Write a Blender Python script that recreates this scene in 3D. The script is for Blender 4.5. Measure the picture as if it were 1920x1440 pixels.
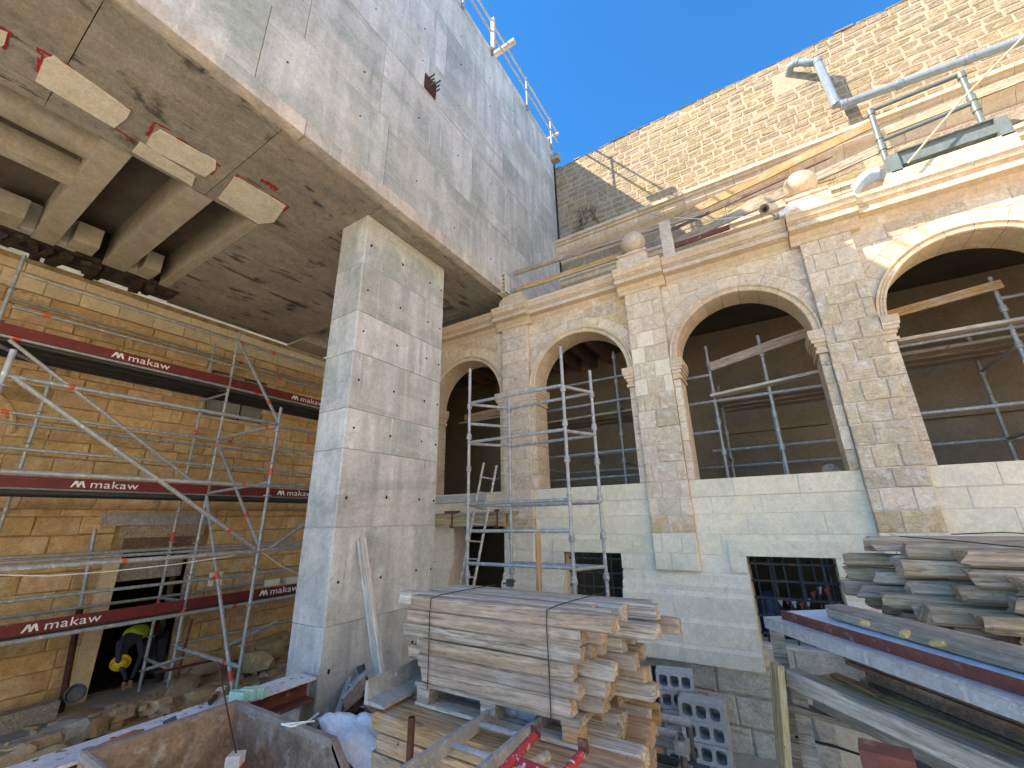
import bpy, bmesh, math, random
from mathutils import Vector, Matrix, noise
random.seed(7)
R = random.uniform
scene = bpy.context.scene
for o in list(bpy.data.objects): bpy.data.objects.remove(o)
COL = scene.collection

# ------------------------------------------------------------------ camera, world, sun, exposure
CAM_H = 2.6
FPX = 778.6; YAW = math.radians(31.563); PITCH = math.radians(18.094); ROLL = math.radians(-1.117)
fwd = Vector((-math.sin(YAW)*math.cos(PITCH), math.cos(YAW)*math.cos(PITCH), math.sin(PITCH)))
rgt = Vector((math.cos(YAW), math.sin(YAW), 0)); up0 = rgt.cross(fwd)
rgt2 = rgt*math.cos(ROLL)+up0*math.sin(ROLL); up2 = -rgt*math.sin(ROLL)+up0*math.cos(ROLL)
cd = bpy.data.cameras.new('camera'); cam = bpy.data.objects.new('camera', cd); COL.objects.link(cam)
cd.sensor_width = 36; cd.sensor_fit = 'HORIZONTAL'; cd.lens = FPX/1920*36; cd.clip_start = .05; cd.clip_end = 2000
cam.matrix_world = Matrix(((rgt2.x, up2.x, -fwd.x, 0), (rgt2.y, up2.y, -fwd.y, 0), (rgt2.z, up2.z, -fwd.z, CAM_H), (0, 0, 0, 1)))
scene.camera = cam
SUN_DIR = Vector((1.0, 1.0, -1.39)).normalized()
elev = math.asin(-SUN_DIR.z); az = math.atan2(-SUN_DIR.x, -SUN_DIR.y)      # azimuth of the sun from +Y, clockwise
w = bpy.data.worlds.new('World'); scene.world = w; w.use_nodes = True
nt = w.node_tree; nt.nodes.clear()
wo = nt.nodes.new('ShaderNodeOutputWorld'); bg = nt.nodes.new('ShaderNodeBackground'); sk = nt.nodes.new('ShaderNodeTexSky')
sk.sky_type = 'NISHITA'; sk.sun_disc = False; sk.sun_elevation = elev; sk.sun_rotation = az
sk.air_density = 1.0; sk.dust_density = 0.0; sk.ozone_density = 6.0; sk.altitude = 2500
bg.inputs['Strength'].default_value = 0.1
hsv = nt.nodes.new('ShaderNodeHueSaturation'); hsv.inputs['Saturation'].default_value = 1.24; hsv.inputs['Value'].default_value = .90   # clear deep-blue Mediterranean sky, the same all round
nt.links.new(sk.outputs[0], hsv.inputs['Color']); nt.links.new(hsv.outputs[0], bg.inputs[0]); nt.links.new(bg.outputs[0], wo.inputs[0])
sd = bpy.data.lights.new('sun', 'SUN'); sd.energy = 2.0; sd.angle = math.radians(.5); sd.color = (1, .95, .87)
so = bpy.data.objects.new('sun', sd); COL.objects.link(so); so.location = (-30, -30, 40)
so.rotation_euler = SUN_DIR.to_track_quat('-Z', 'Y').to_euler()
scene.view_settings.view_transform = 'Standard'; scene.view_settings.look = 'None'
scene.view_settings.gamma = 1; scene.view_settings.exposure = 2.6; scene.view_settings.use_curve_mapping = False
scene.view_settings.use_white_balance = True; scene.view_settings.white_balance_temperature = 8100
scene.render.resolution_x = 1024; scene.render.resolution_y = 768
scene.render.engine = 'CYCLES'
scene.cycles.max_bounces = 10; scene.cycles.diffuse_bounces = 6

def at(px, py, ax, val):
    """point of the real plane x/y/z = val that was measured at this spot of the photograph"""
    d = rgt2*((px-960)/FPX)+up2*((720-py)/FPX)+fwd
    i = 'xyz'.index(ax); t = (val-(CAM_H if i == 2 else 0))/d[i]
    return Vector((d.x*t, d.y*t, CAM_H+d.z*t))

# ------------------------------------------------------------------ mesh helpers
class MB:
    def __init__(s): s.v = []; s.f = []
    def add(s, vs, fs):
        o = len(s.v); s.v += [tuple(v) for v in vs]; s.f += [tuple(i+o for i in f) for f in fs]; return s
    def box(s, x0, x1, y0, y1, z0, z1):
        return s.add([(x0, y0, z0), (x1, y0, z0), (x1, y1, z0), (x0, y1, z0), (x0, y0, z1), (x1, y0, z1), (x1, y1, z1), (x0, y1, z1)],
                     [(0, 3, 2, 1), (4, 5, 6, 7), (0, 1, 5, 4), (1, 2, 6, 5), (2, 3, 7, 6), (3, 0, 4, 7)])
    def cbox(s, c, sx, sy, sz, M=None):
        vs = [Vector((x*sx/2, y*sy/2, z*sz/2)) for z in (-1, 1) for x, y in ((-1, -1), (1, -1), (1, 1), (-1, 1))]
        if M: vs = [M @ v for v in vs]
        return s.add([v+Vector(c) for v in vs], [(0, 3, 2, 1), (4, 5, 6, 7), (0, 1, 5, 4), (1, 2, 6, 5), (2, 3, 7, 6), (3, 0, 4, 7)])
    def bar(s, p0, p1, w, h, up=(0, 0, 1)):
        p0 = Vector(p0); p1 = Vector(p1); d = (p1-p0).normalized(); u = Vector(up)
        sd = d.cross(u)
        if sd.length < 1e-3: sd = d.cross(Vector((1, 0, 0)))
        sd.normalize(); u = sd.cross(d)
        vs = [p+sd*(a*w/2)+u*(b*h/2) for p in (p0, p1) for a, b in ((-1, -1), (1, -1), (1, 1), (-1, 1))]
        return s.add(vs, [(0, 1, 2, 3), (7, 6, 5, 4), (0, 4, 5, 1), (1, 5, 6, 2), (2, 6, 7, 3), (3, 7, 4, 0)])
    def tube(s, p0, p1, r, n=10, r1=None, hollow=False):
        p0 = Vector(p0); p1 = Vector(p1); d = (p1-p0).normalized(); a = d.orthogonal().normalized(); b = d.cross(a); r1 = r if r1 is None else r1
        vs = []
        for p, rr in ((p0, r), (p1, r1)):
            vs += [p+(a*math.cos(2*math.pi*i/n)+b*math.sin(2*math.pi*i/n))*rr for i in range(n)]
        fs = [(i, (i+1) % n, n+(i+1) % n, n+i) for i in range(n)]
        if hollow:
            ri = r*.8
            vs += [p1+(a*math.cos(2*math.pi*i/n)+b*math.sin(2*math.pi*i/n))*ri for i in range(n)]
            vs += [p1-d*r*2+(a*math.cos(2*math.pi*i/n)+b*math.sin(2*math.pi*i/n))*ri for i in range(n)]
            fs += [(n+i, n+(i+1) % n, 2*n+(i+1) % n, 2*n+i) for i in range(n)]
            fs += [(2*n+i, 2*n+(i+1) % n, 3*n+(i+1) % n, 3*n+i) for i in range(n)]
            fs += [tuple(range(n-1, -1, -1)), tuple(range(3*n, 4*n))]
        else: fs += [tuple(range(n-1, -1, -1)), tuple(range(n, 2*n))]
        return s.add(vs, fs)
    def path(s, pts, r, n=6):
        pts = [Vector(p) for p in pts]; vs = []; a = None
        for i, p in enumerate(pts):
            d = (pts[min(i+1, len(pts)-1)]-pts[max(i-1, 0)]).normalized()
            a = d.orthogonal().normalized() if a is None else (a-d*a.dot(d)).normalized()
            b = d.cross(a)
            vs += [p+(a*math.cos(2*math.pi*k/n)+b*math.sin(2*math.pi*k/n))*r for k in range(n)]
        fs = [(i*n+k, i*n+(k+1) % n, (i+1)*n+(k+1) % n, (i+1)*n+k) for i in range(len(pts)-1) for k in range(n)]
        fs += [tuple(range(n-1, -1, -1)), tuple(range((len(pts)-1)*n, len(pts)*n))]
        return s.add(vs, fs)
    def lathe(s, c, prof, n=20, axis=Vector((0, 0, 1)), cap=True):
        axis = Vector(axis).normalized(); a = axis.orthogonal().normalized(); b = axis.cross(a); c = Vector(c); vs = []
        for r, z in prof: vs += [c+axis*z+(a*math.cos(2*math.pi*i/n)+b*math.sin(2*math.pi*i/n))*r for i in range(n)]
        m = len(prof)
        fs = [(j*n+i, j*n+(i+1) % n, (j+1)*n+(i+1) % n, (j+1)*n+i) for j in range(m-1) for i in range(n)]
        if cap: fs += [tuple(range(n-1, -1, -1)), tuple(range((m-1)*n, m*n))]
        return s.add(vs, fs)
    def prism(s, poly, f0, f1):
        """poly 2D; f0/f1 map a 2D point to 3D for the two caps"""
        n = len(poly)
        return s.add([f0(p) for p in poly]+[f1(p) for p in poly],
                     [tuple(range(n-1, -1, -1)), tuple(range(n, 2*n))]+[(i, (i+1) % n, n+(i+1) % n, n+i) for i in range(n)])
    def mesh(s, name, m, smooth=False):
        me = bpy.data.meshes.new(name); me.from_pydata(s.v, [], s.f)
        bm = bmesh.new(); bm.from_mesh(me); bmesh.ops.recalc_face_normals(bm, faces=bm.faces); bm.to_mesh(me); bm.free()
        if m: me.materials.append(m)
        if smooth:
            for p in me.polygons: p.use_smooth = True
            try: me.set_sharp_from_angle(angle=math.radians(35))
            except Exception: pass
        return me
    def build(s, name, m, parent=None, smooth=False, **kw):
        o = bpy.data.objects.new(name, s.mesh(name, m, smooth)); COL.objects.link(o)
        if parent: o.parent = parent
        for k, v in kw.items(): o[k] = v
        return o

def tag(o, label=None, cat=None, group=None, kind=None):
    if label: o['label'] = label
    if cat: o['category'] = cat
    if group: o['group'] = group
    if kind: o['kind'] = kind
    return o
def thing(name, label, cat, loc=(0, 0, 0), group=None, rot=None):
    o = bpy.data.objects.new(name, None); COL.objects.link(o); o.location = loc; o.empty_display_size = .1
    if rot: o.rotation_euler = rot
    return tag(o, label, cat, group)
def keep(child, parent):
    """parent while the mesh is in world coordinates"""
    child.parent = parent; child.matrix_parent_inverse = Matrix.Translation(parent.location).inverted() if not any(parent.rotation_euler) else parent.matrix_basis.inverted()
    return child
def W(mb, name, m, parent, smooth=False, **kw):
    """mesh written in world coordinates, hung under a thing that stands elsewhere"""
    o = mb.build(name, m, None, smooth, **kw); keep(o, parent); return o

# ------------------------------------------------------------------ materials
def mat(name, c1, c2=None, scale=3.0, c3=None, s3=1.0, t3=(.55, .7), rough=.85, var=.12, hv=.0, bump=.3, bs=30.0, bd=.02, metal=0.0,
        stretch=(1, 1, 1), streak=None, rnd_off=True, island=False, detail=6, c4=None, s4=3.0, t4=(.6, .75), st4=(1, 1, 1), cracks=0, spec=.3, layers=(), veins=(), grit=.16, gs=(1, 1, 1)):
    m = bpy.data.materials.new(name); m.use_nodes = True; nt = m.node_tree; N = nt.nodes; L = nt.links; N.clear()
    out = N.new('ShaderNodeOutputMaterial'); b = N.new('ShaderNodeBsdfPrincipled'); L.new(b.outputs[0], out.inputs[0])
    b.inputs['Metallic'].default_value = metal; b.inputs['Specular IOR Level'].default_value = spec
    tc = N.new('ShaderNodeTexCoord'); oi = N.new('ShaderNodeObjectInfo'); vec = tc.outputs['Object']
    rnd = oi.outputs['Random']
    if island:
        gi = N.new('ShaderNodeNewGeometry'); rnd = gi.outputs['Random Per Island']
    if rnd_off:
        mm = N.new('ShaderNodeVectorMath'); mm.operation = 'MULTIPLY_ADD'; cb = N.new('ShaderNodeCombineXYZ')
        L.new(rnd, cb.inputs[0]); L.new(rnd, cb.inputs[1]); cb.inputs[2].default_value = 0
        mm.inputs[1].default_value = (37, 53, 0); L.new(cb.outputs[0], mm.inputs[0]); L.new(vec, mm.inputs[2]); vec = mm.outputs[0]
    def nz(sc, st=(1, 1, 1), det=detail, ro=.6):
        v = vec
        if st != (1, 1, 1):
            mp = N.new('ShaderNodeVectorMath'); mp.operation = 'MULTIPLY'; mp.inputs[1].default_value = st; L.new(v, mp.inputs[0]); v = mp.outputs[0]
        n = N.new('ShaderNodeTexNoise'); n.inputs['Scale'].default_value = sc; n.inputs['Detail'].default_value = det; n.inputs['Roughness'].default_value = ro
        L.new(v, n.inputs['Vector']); return n.outputs[0]
    def ramp(src, a, c):
        r = N.new('ShaderNodeMapRange'); r.inputs[1].default_value = a; r.inputs[2].default_value = c; r.clamp = True; L.new(src, r.inputs[0]); return r.outputs[0]
    def mix(f, a, c):
        x = N.new('ShaderNodeMix'); x.data_type = 'RGBA'
        if isinstance(f, float): x.inputs[0].default_value = f
        else: L.new(f, x.inputs[0])
        for i, q in ((6, a), (7, c)):
            if isinstance(q, tuple): x.inputs[i].default_value = (*q, 1)
            else: L.new(q, x.inputs[i])
        return x.outputs[2]
    c2 = c2 or tuple(k*.8 for k in c1)
    col = mix(ramp(nz(scale, stretch), .3, .7), c1, c2)
    if streak:
        sc, st, amt = streak
        sr = N.new('ShaderNodeMapRange'); sr.inputs[1].default_value = .35; sr.inputs[2].default_value = .65
        sr.inputs[3].default_value = 1-amt; sr.inputs[4].default_value = 1+amt; L.new(nz(sc, st, 4), sr.inputs[0])
        sv = N.new('ShaderNodeHueSaturation'); L.new(sr.outputs[0], sv.inputs['Value']); L.new(col, sv.inputs['Color']); col = sv.outputs[0]
    if c3: col = mix(ramp(nz(s3), *t3), col, c3)
    if c4: col = mix(ramp(nz(s4, st4), *t4), col, c4)
    for lc, ls, lst, l0, l1, lf in layers:
        lr = N.new('ShaderNodeMapRange'); lr.inputs[1].default_value = l0; lr.inputs[2].default_value = l1; lr.inputs[4].default_value = lf; L.new(nz(ls, lst, 7, .62), lr.inputs[0]); col = mix(lr.outputs[0], col, lc)
    for vc, vs_, vst, vw, vf in veins:
        ab = N.new('ShaderNodeMath'); ab.operation = 'SUBTRACT'; ab.inputs[1].default_value = .5; L.new(nz(vs_, vst, 5, .55), ab.inputs[0])
        aa = N.new('ShaderNodeMath'); aa.operation = 'ABSOLUTE'; L.new(ab.outputs[0], aa.inputs[0])
        vr = N.new('ShaderNodeMapRange'); vr.inputs[1].default_value = 0; vr.inputs[2].default_value = vw; vr.inputs[3].default_value = vf; vr.inputs[4].default_value = 0; L.new(aa.outputs[0], vr.inputs[0])
        br = N.new('ShaderNodeMath'); br.operation = 'MULTIPLY'; L.new(vr.outputs[0], br.inputs[0]); L.new(ramp(nz(vs_*.6, vst, 3), .45, .6), br.inputs[1]); col = mix(br.outputs[0], col, vc)
    if grit:
        for gsc, ga in ((11, .8), (38, 1.0)):
            gr_ = N.new('ShaderNodeMapRange'); gr_.inputs[1].default_value = .3; gr_.inputs[2].default_value = .7; gr_.inputs[3].default_value = 1-grit*ga; gr_.inputs[4].default_value = 1+grit*ga; L.new(nz(gsc, gs, 5, .7), gr_.inputs[0])
            gh = N.new('ShaderNodeHueSaturation'); L.new(gr_.outputs[0], gh.inputs['Value']); L.new(col, gh.inputs['Color']); col = gh.outputs[0]
    if var or hv:
        hs = N.new('ShaderNodeHueSaturation')
        r = N.new('ShaderNodeMapRange'); r.inputs[3].default_value = 1-var; r.inputs[4].default_value = 1+var; L.new(rnd, r.inputs[0]); L.new(r.outputs[0], hs.inputs['Value'])
        if hv:
            wn = N.new('ShaderNodeTexWhiteNoise'); wn.noise_dimensions = '1D'; L.new(rnd, wn.inputs['W'])
            r2 = N.new('ShaderNodeMapRange'); r2.inputs[3].default_value = .5-hv; r2.inputs[4].default_value = .5+hv; L.new(wn.outputs[0], r2.inputs[0]); L.new(r2.outputs[0], hs.inputs['Hue'])
            r3 = N.new('ShaderNodeMapRange'); r3.inputs[3].default_value = 1-hv*12; r3.inputs[4].default_value = 1+hv*8; L.new(wn.outputs[0], r3.inputs[0]); L.new(r3.outputs[0], hs.inputs['Saturation'])
        L.new(col, hs.inputs['Color']); col = hs.outputs[0]
    L.new(col, b.inputs['Base Color'])
    rr = N.new('ShaderNodeMapRange'); rr.inputs[3].default_value = max(0, rough-.1); rr.inputs[4].default_value = min(1, rough+.1)
    L.new(nz(scale*2), rr.inputs[0]); L.new(rr.outputs[0], b.inputs['Roughness'])
    if bump:
        bn = N.new('ShaderNodeBump'); bn.inputs['Strength'].default_value = bump; bn.inputs['Distance'].default_value = bd
        h = nz(bs, stretch if stretch != (1, 1, 1) else (1, 1, 1), 8, .65)
        if cracks:
            vo = N.new('ShaderNodeTexNoise'); vo.inputs['Scale'].default_value = cracks; vo.inputs['Detail'].default_value = 5; vo.inputs['Distortion'].default_value = .6
            mp = N.new('ShaderNodeVectorMath'); mp.operation = 'MULTIPLY'; mp.inputs[1].default_value = (.35, 1, 1.6); L.new(vec, mp.inputs[0]); L.new(mp.outputs[0], vo.inputs['Vector'])
            ad = N.new('ShaderNodeMath'); ad.operation = 'MULTIPLY_ADD'; ad.inputs[1].default_value = 1.6; L.new(vo.outputs[0], ad.inputs[0]); L.new(h, ad.inputs[2]); h = ad.outputs[0]
        L.new(h, bn.inputs['Height']); L.new(bn.outputs[0], b.inputs['Normal'])
    return m

M = {}
M['stone_tan'] = mat('stone_tan', (0.66, 0.531, 0.396), (0.582, 0.463, 0.336), 2.5, c3=(0.744, 0.655, 0.538), s3=5, t3=(.5, .72), var=.09, hv=.005, bump=.5, bs=26, bd=.014, layers=(((.66, .60, .50), 3.1, (1, 1, 1), .60, .66, .6), ((.40, .27, .15), 6, (1, 1, 1), .62, .74, .45)), veins=(((.16, .11, .07), 3, (1, 1, 1.6), .012, .6),), grit=.2)
M['stone_orange'] = mat('stone_orange', (0.609, 0.448, 0.278), (0.506, 0.356, 0.205), 4, c3=(0.667, 0.54, 0.398), s3=7, t3=(.5, .7), var=.12, hv=.005, bump=.7, bs=16, bd=.02, cracks=6, veins=(((.16, .11, .07), 4, (1, 1, 1.6), .012, .6),), grit=.2)
M['stone_rough'] = mat('stone_rough', (0.621, 0.493, 0.342), (0.529, 0.422, 0.304), 4, c3=(0.713, 0.645, 0.544), s3=6, t3=(.5, .7), var=.1, hv=.005, bump=1.0, bs=14, bd=.035, cracks=5, veins=(((.16, .11, .07), 4, (1, 1, 1.6), .012, .6),), grit=.2)
M['stone_pale'] = mat('stone_pale', (.80, .69, .52), (.73, .615, .455), 2, c3=(0.72, 0.539, 0.277), s3=3, t3=(.66, .8), var=.05, hv=.004, bump=.2, bs=40, bd=.006, layers=(((.52, .46, .36), 8, (1, 1, .6), .55, .7, .5), ((.64, .59, .48), 2, (1, 1, 1), .5, .65, .5)), grit=0.12)
M['mortar'] = mat('mortar', (0.762, 0.683, 0.588), (0.672, 0.594, 0.506), 6, var=0, bump=.4, bs=30, rnd_off=False, grit=0.16)
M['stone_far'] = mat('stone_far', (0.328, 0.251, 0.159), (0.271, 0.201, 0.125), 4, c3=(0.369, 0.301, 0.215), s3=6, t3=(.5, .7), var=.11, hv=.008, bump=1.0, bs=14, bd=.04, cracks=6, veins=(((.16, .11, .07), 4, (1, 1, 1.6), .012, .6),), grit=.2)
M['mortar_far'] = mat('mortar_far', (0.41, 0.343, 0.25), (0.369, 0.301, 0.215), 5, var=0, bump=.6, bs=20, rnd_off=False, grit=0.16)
M['ochre'] = mat('ochre', (0.609, 0.393, 0.193), (0.506, 0.305, 0.137), 2.5, c3=(0.713, 0.54, 0.31), s3=3, t3=(.5, .75), var=.13, hv=.005, bump=.7, bs=22, bd=.02, cracks=4, c4=(.12, .075, .035), s4=2.0, t4=(.62, .8), layers=(((.10, .065, .03), 5, (1, 1, .12), .63, .72, .6), ((.55, .42, .24), 7, (1, 1, 1), .6, .7, .5)), veins=(((.16, .11, .07), 4, (1, 1, 1.6), .012, .6),), grit=.2)
M['ochre_joint'] = mat('ochre_joint', (.20, .12, .05), (.42, .30, .16), 5, var=0, bump=.5, rnd_off=False)
M['cream_stone'] = mat('cream_stone', (0.66, 0.528, 0.335), (0.55, 0.418, 0.254), 3, var=.08, bump=.4, bs=25)
M['moulding'] = mat('moulding', (0.648, 0.514, 0.37), (0.552, 0.416, 0.29), 3, c3=(0.696, 0.612, 0.502), s3=6, var=.07, hv=.008, bump=.25, bs=35, bd=.008)
M['rubble_base'] = mat('rubble_base', (.70, .61, .48), (.57, .49, .38), 4, c3=(0.56, 0.504, 0.415), s3=3, var=.08, bump=1.0, bs=12, bd=.04, cracks=4, veins=(((.16, .11, .07), 4, (1, 1, 1.6), .012, .6),), grit=.2)
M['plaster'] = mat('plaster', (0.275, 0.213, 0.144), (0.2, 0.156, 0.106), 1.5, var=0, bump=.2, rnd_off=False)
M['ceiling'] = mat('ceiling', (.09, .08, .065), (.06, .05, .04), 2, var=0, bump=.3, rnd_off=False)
M['concrete'] = mat('concrete', (.515, .512, .495), (.41, .41, .40), 1.3, c3=(0.333, 0.351, 0.326), s3=.8, t3=(.47, .60), detail=9,
     var=.10, hv=.005, bump=.5, bs=24, bd=.01, streak=(5, (1, 1, .07), .22), rough=.78, layers=(
     ((.62, .61, .58), 9, (1, 1, .05), .62, .68, .6), ((.54, .51, .47), 2.0, (1, .16, 1), .50, .62, .6), ((.27, .275, .25), 2.6, (1, .14, 1.2), .58, .66, .5), ((.17, .17, .165), 7, (1, 1, .12), .62, .72, .55), ((.60, .58, .55), 2.2, (1, 1, .5), .56, .70, .45),
     ((.12, .12, .115), 34, (1, 1, .6), .66, .74, .6), ((.50, .44, .38), .9, (1, 1, 1), .55, .7, .5), ((.55, .54, .52), 26, (1, 1, .5), .60, .68, .4)))
M['concrete_stained'] = mat('concrete_stained', (.56, .49, .43), (.44, .36, .30), 1.3, c3=(0.333, 0.351, 0.326), s3=.8, t3=(.47, .60), detail=9,
     var=.10, hv=.005, bump=.5, bs=24, bd=.01, streak=(5, (1, 1, .07), .22), rough=.78, layers=(
     ((.62, .61, .58), 9, (1, 1, .05), .62, .68, .6), ((.54, .51, .47), 2.0, (1, .16, 1), .50, .62, .6), ((.27, .275, .25), 2.6, (1, .14, 1.2), .58, .66, .5), ((.17, .17, .165), 7, (1, 1, .12), .62, .72, .55), ((.60, .58, .55), 2.2, (1, 1, .5), .56, .70, .45),
     ((.12, .12, .115), 34, (1, 1, .6), .66, .74, .6), ((.50, .44, .38), .9, (1, 1, 1), .55, .7, .5), ((.55, .54, .52), 26, (1, 1, .5), .60, .68, .4)))
M['column_side'] = M['concrete']
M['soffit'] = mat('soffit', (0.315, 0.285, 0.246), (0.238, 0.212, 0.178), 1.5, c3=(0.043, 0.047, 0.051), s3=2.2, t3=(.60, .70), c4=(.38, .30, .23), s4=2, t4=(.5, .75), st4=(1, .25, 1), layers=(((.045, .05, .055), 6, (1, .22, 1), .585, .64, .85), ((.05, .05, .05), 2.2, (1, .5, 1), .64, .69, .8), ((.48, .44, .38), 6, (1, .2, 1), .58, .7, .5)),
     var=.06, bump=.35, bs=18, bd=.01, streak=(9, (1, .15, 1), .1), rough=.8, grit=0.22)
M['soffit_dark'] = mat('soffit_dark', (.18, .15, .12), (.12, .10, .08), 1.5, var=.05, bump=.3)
M['beam_conc'] = mat('beam_conc', (.46, .40, .32), (.35, .30, .23), 3, c3=(.42, .40, .36), s3=4, var=.08, bump=.4, bs=25)
M['foam'] = mat('foam', (.72, .68, .58), (.62, .56, .44), 5, c3=(.55, .45, .25), s3=4, t3=(.65, .75), var=.05, bump=.3, bs=60, bd=.005)
M['red_spray'] = mat('red_spray', (.42, .03, .03), (.30, .04, .04), 8, var=0, bump=0)
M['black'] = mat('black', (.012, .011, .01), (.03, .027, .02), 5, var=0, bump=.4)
M['charred'] = mat('charred', (.025, .023, .02), (.09, .06, .04), 6, c3=(.13, .11, .09), s3=5, t3=(.62, .75), var=.1, bump=1, bs=18, bd=.03)
M['galv'] = mat('galv', (0.396, 0.402, 0.396), (0.275, 0.281, 0.281), 9, c3=(0.572, 0.572, 0.55), s3=16, t3=(.6, .75), var=.12, bump=.1, bs=60, bd=.002, metal=.3, rough=.5, c4=(.30, .27, .23), s4=8, t4=(.62, .7), grit=0.16, layers=(((.60, .58, .54), 22, (1, 1, 1), .60, .65, .75), ((.17, .09, .05), 6, (1, 1, 1), .66, .72, .6)))
M['galv_light'] = mat('galv_light', (.55, .57, .58), (.42, .44, .45), 7, c3=(.30, .31, .31), s3=9, t3=(.55, .75), var=.04, bump=.2, bs=50, bd=.003, metal=.25, rough=.5, layers=(((.66, .67, .67), 22, (1, 1, .3), .55, .65, .7),))
M['galv_dark'] = mat('galv_dark', (.12, .12, .12), (.07, .07, .07), 9, var=.1, bump=.1, metal=.3, rough=.6)
M['deck_dark'] = mat('deck_dark', (.035, .035, .034), (.05, .048, .045), 3, var=.1, bump=.2, rough=.6)
M['red_band'] = mat('red_band', (.70, .07, .03), (.55, .09, .06), 20, var=.08, bump=0, rough=.5)
M['maroon'] = mat('maroon', (.16, .024, .023), (.12, .02, .02), 4, c3=(.34, .20, .18), s3=14, t3=(.66, .8), var=.08, bump=.1, rough=.5)
M['white_print'] = mat('white_print', (.80, .78, .76), (.72, .70, .68), 9, var=0, bump=0, rough=.6)
def woodmat(name, c1, c2, c3, **k):
    return mat(name, c1, c2, 3.0, c3=c3, s3=3.5, t3=(.55, .72), stretch=(.6, 9, 9), streak=(14, (.12, 3, 3), .25), var=k.get('var', .16), hv=.006, bump=k.get('b', .9), bs=9, bd=.015, rough=.85,
               c4=k.get('c4', (.10, .06, .035)), s4=11, t4=(.66, .71), layers=k.get('layers', ()), veins=(((.07, .045, .03), 5, (.16, 5, 5), .022, .85), ((.09, .06, .04), 14, (.12, 3, 3), .03, .6)), grit=.2, gs=(.35, 1.6, 1.6))
M['wood_old'] = woodmat('wood_old', (0.473, 0.369, 0.281), (0.33, 0.242, 0.176), (.49, .43, .37), layers=(((.13, .09, .06), 3.5, (.5, 5, 5), .60, .68, .6), ((.30, .27, .24), 1.5, (1, 1, 1), .5, .65, .5)))
M['wood_grey'] = woodmat('wood_grey', (.43, .37, .30), (.29, .24, .185), (.51, .46, .39), layers=(((.10, .085, .07), 4, (.4, 6, 6), .60, .67, .7),))
M['wood_fresh'] = woodmat('wood_fresh', (.53, .33, .165), (.42, .24, .11), (.46, .36, .26), c4=(.03, .02, .015), layers=(((.06, .045, .035), 2.5, (.8, 3, 3), .62, .70, .6), ((.40, .34, .28), 1.3, (1, 1, 1), .5, .65, .6)))
M['wood_pale'] = woodmat('wood_pale', (0.594, 0.528, 0.446), (0.462, 0.396, 0.319), (.60, .56, .50), c4=(.30, .22, .15), layers=(((.20, .15, .11), 4, (.4, 6, 6), .60, .68, .6),))
M['wood_heap'] = woodmat('wood_heap', (.52, .39, .27), (.34, .235, .15), (.56, .47, .37), layers=(((.12, .08, .05), 3.5, (.5, 5, 5), .58, .66, .75), ((.40, .30, .22), 1.5, (1, 1, 1), .5, .65, .5)))
M['wood_brown'] = woodmat('wood_brown', (.24, .15, .10), (.17, .10, .07), (.30, .25, .20))
M['wood_yellow'] = woodmat('wood_yellow', (.58, .46, .26), (.46, .35, .18), (.60, .54, .42), c4=(.2, .15, .08))
M['rust'] = mat('rust', (.10, .035, .022), (.055, .022, .016), 8, c3=(.22, .11, .07), s3=9, t3=(.6, .75), var=.08, bump=.5, bs=40, bd=.005, rough=.8)
M['skip_steel'] = mat('skip_steel', (.43, .31, .215), (.20, .13, .085), 5, c3=(.50, .46, .40), s3=6, t3=(.55, .7), c4=(.30, .11, .05), s4=3, t4=(.64, .75), var=.04, bump=1, bs=20, bd=.012, detail=9, grit=0.3)
M['skip_rim'] = mat('skip_rim', (.24, .16, .12), (.36, .30, .26), 6, var=.05, bump=.5, bs=25)
M['flaked_beam'] = mat('flaked_beam', (.74, .70, .70), (.62, .56, .55), 6, c3=(.16, .05, .04), s3=15, t3=(.58, .64), var=0, bump=.5, bs=25, detail=9)
M['dusty_red'] = mat('dusty_red', (.19, .065, .05), (.13, .045, .037), 5, c3=(.40, .30, .26), s3=9, t3=(.6, .75), var=.1, bump=.5)
M['flaked_red'] = mat('flaked_red', (.48, .04, .05), (.36, .04, .05), 12, c3=(.62, .55, .55), s3=30, t3=(.57, .63), var=0, bump=.4, bs=50, bd=.003)
M['cloth_white'] = mat('cloth_white', (.86, .85, .83), (.80, .80, .80), 5, var=0, bump=.5, bs=10, rough=.9)
M['bounce_wall_pale'] = mat('bounce_wall_pale', (.82, .74, .60), (.76, .68, .54), 2, var=0, bump=.2)  # pale, so the added off-view wall throws back more sunlight
M['ground'] = mat('ground', (.50, .44, .35), (.38, .33, .26), 1.4, c3=(.46, .40, .31), s3=2.5, var=0, bump=1, bs=14, bd=.03, rnd_off=False, detail=9)
M['slab'] = mat('slab', (.34, .32, .29), (.27, .25, .22), 2, c3=(.42, .40, .37), s3=5, var=.08, bump=.4, bs=30)
M['rock'] = mat('rock', (.42, .29, .16), (.31, .21, .12), 4, c3=(.48, .38, .26), s3=6, var=.18, hv=.008, bump=.9, bs=12, bd=.03, veins=(((.16, .11, .07), 5, (1, 1, 1.6), .012, .6),), grit=.2)
M['brick_red'] = mat('brick_red', (.42, .17, .09), (.32, .13, .08), 6, var=.12, bump=.6, bs=20)
M['block_grey'] = mat('block_grey', (0.425, 0.437, 0.437), (0.356, 0.368, 0.368), 12, c3=(0.506, 0.506, 0.494), s3=30, var=.1, bump=.8, bs=60, bd=.006)
M['plastic_grey'] = mat('plastic_grey', (.34, .39, .40), (.30, .35, .36), 3, var=.04, bump=0, rough=.38, spec=.5)
M['pvc'] = mat('pvc', (.23, .29, .33), (.20, .26, .30), 3, var=.05, bump=.05, rough=.3, spec=.5)
M['green'] = mat('green', (.05, .55, .12), (.04, .45, .1), 3, var=0, bump=0, rough=.35, spec=.5)
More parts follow.
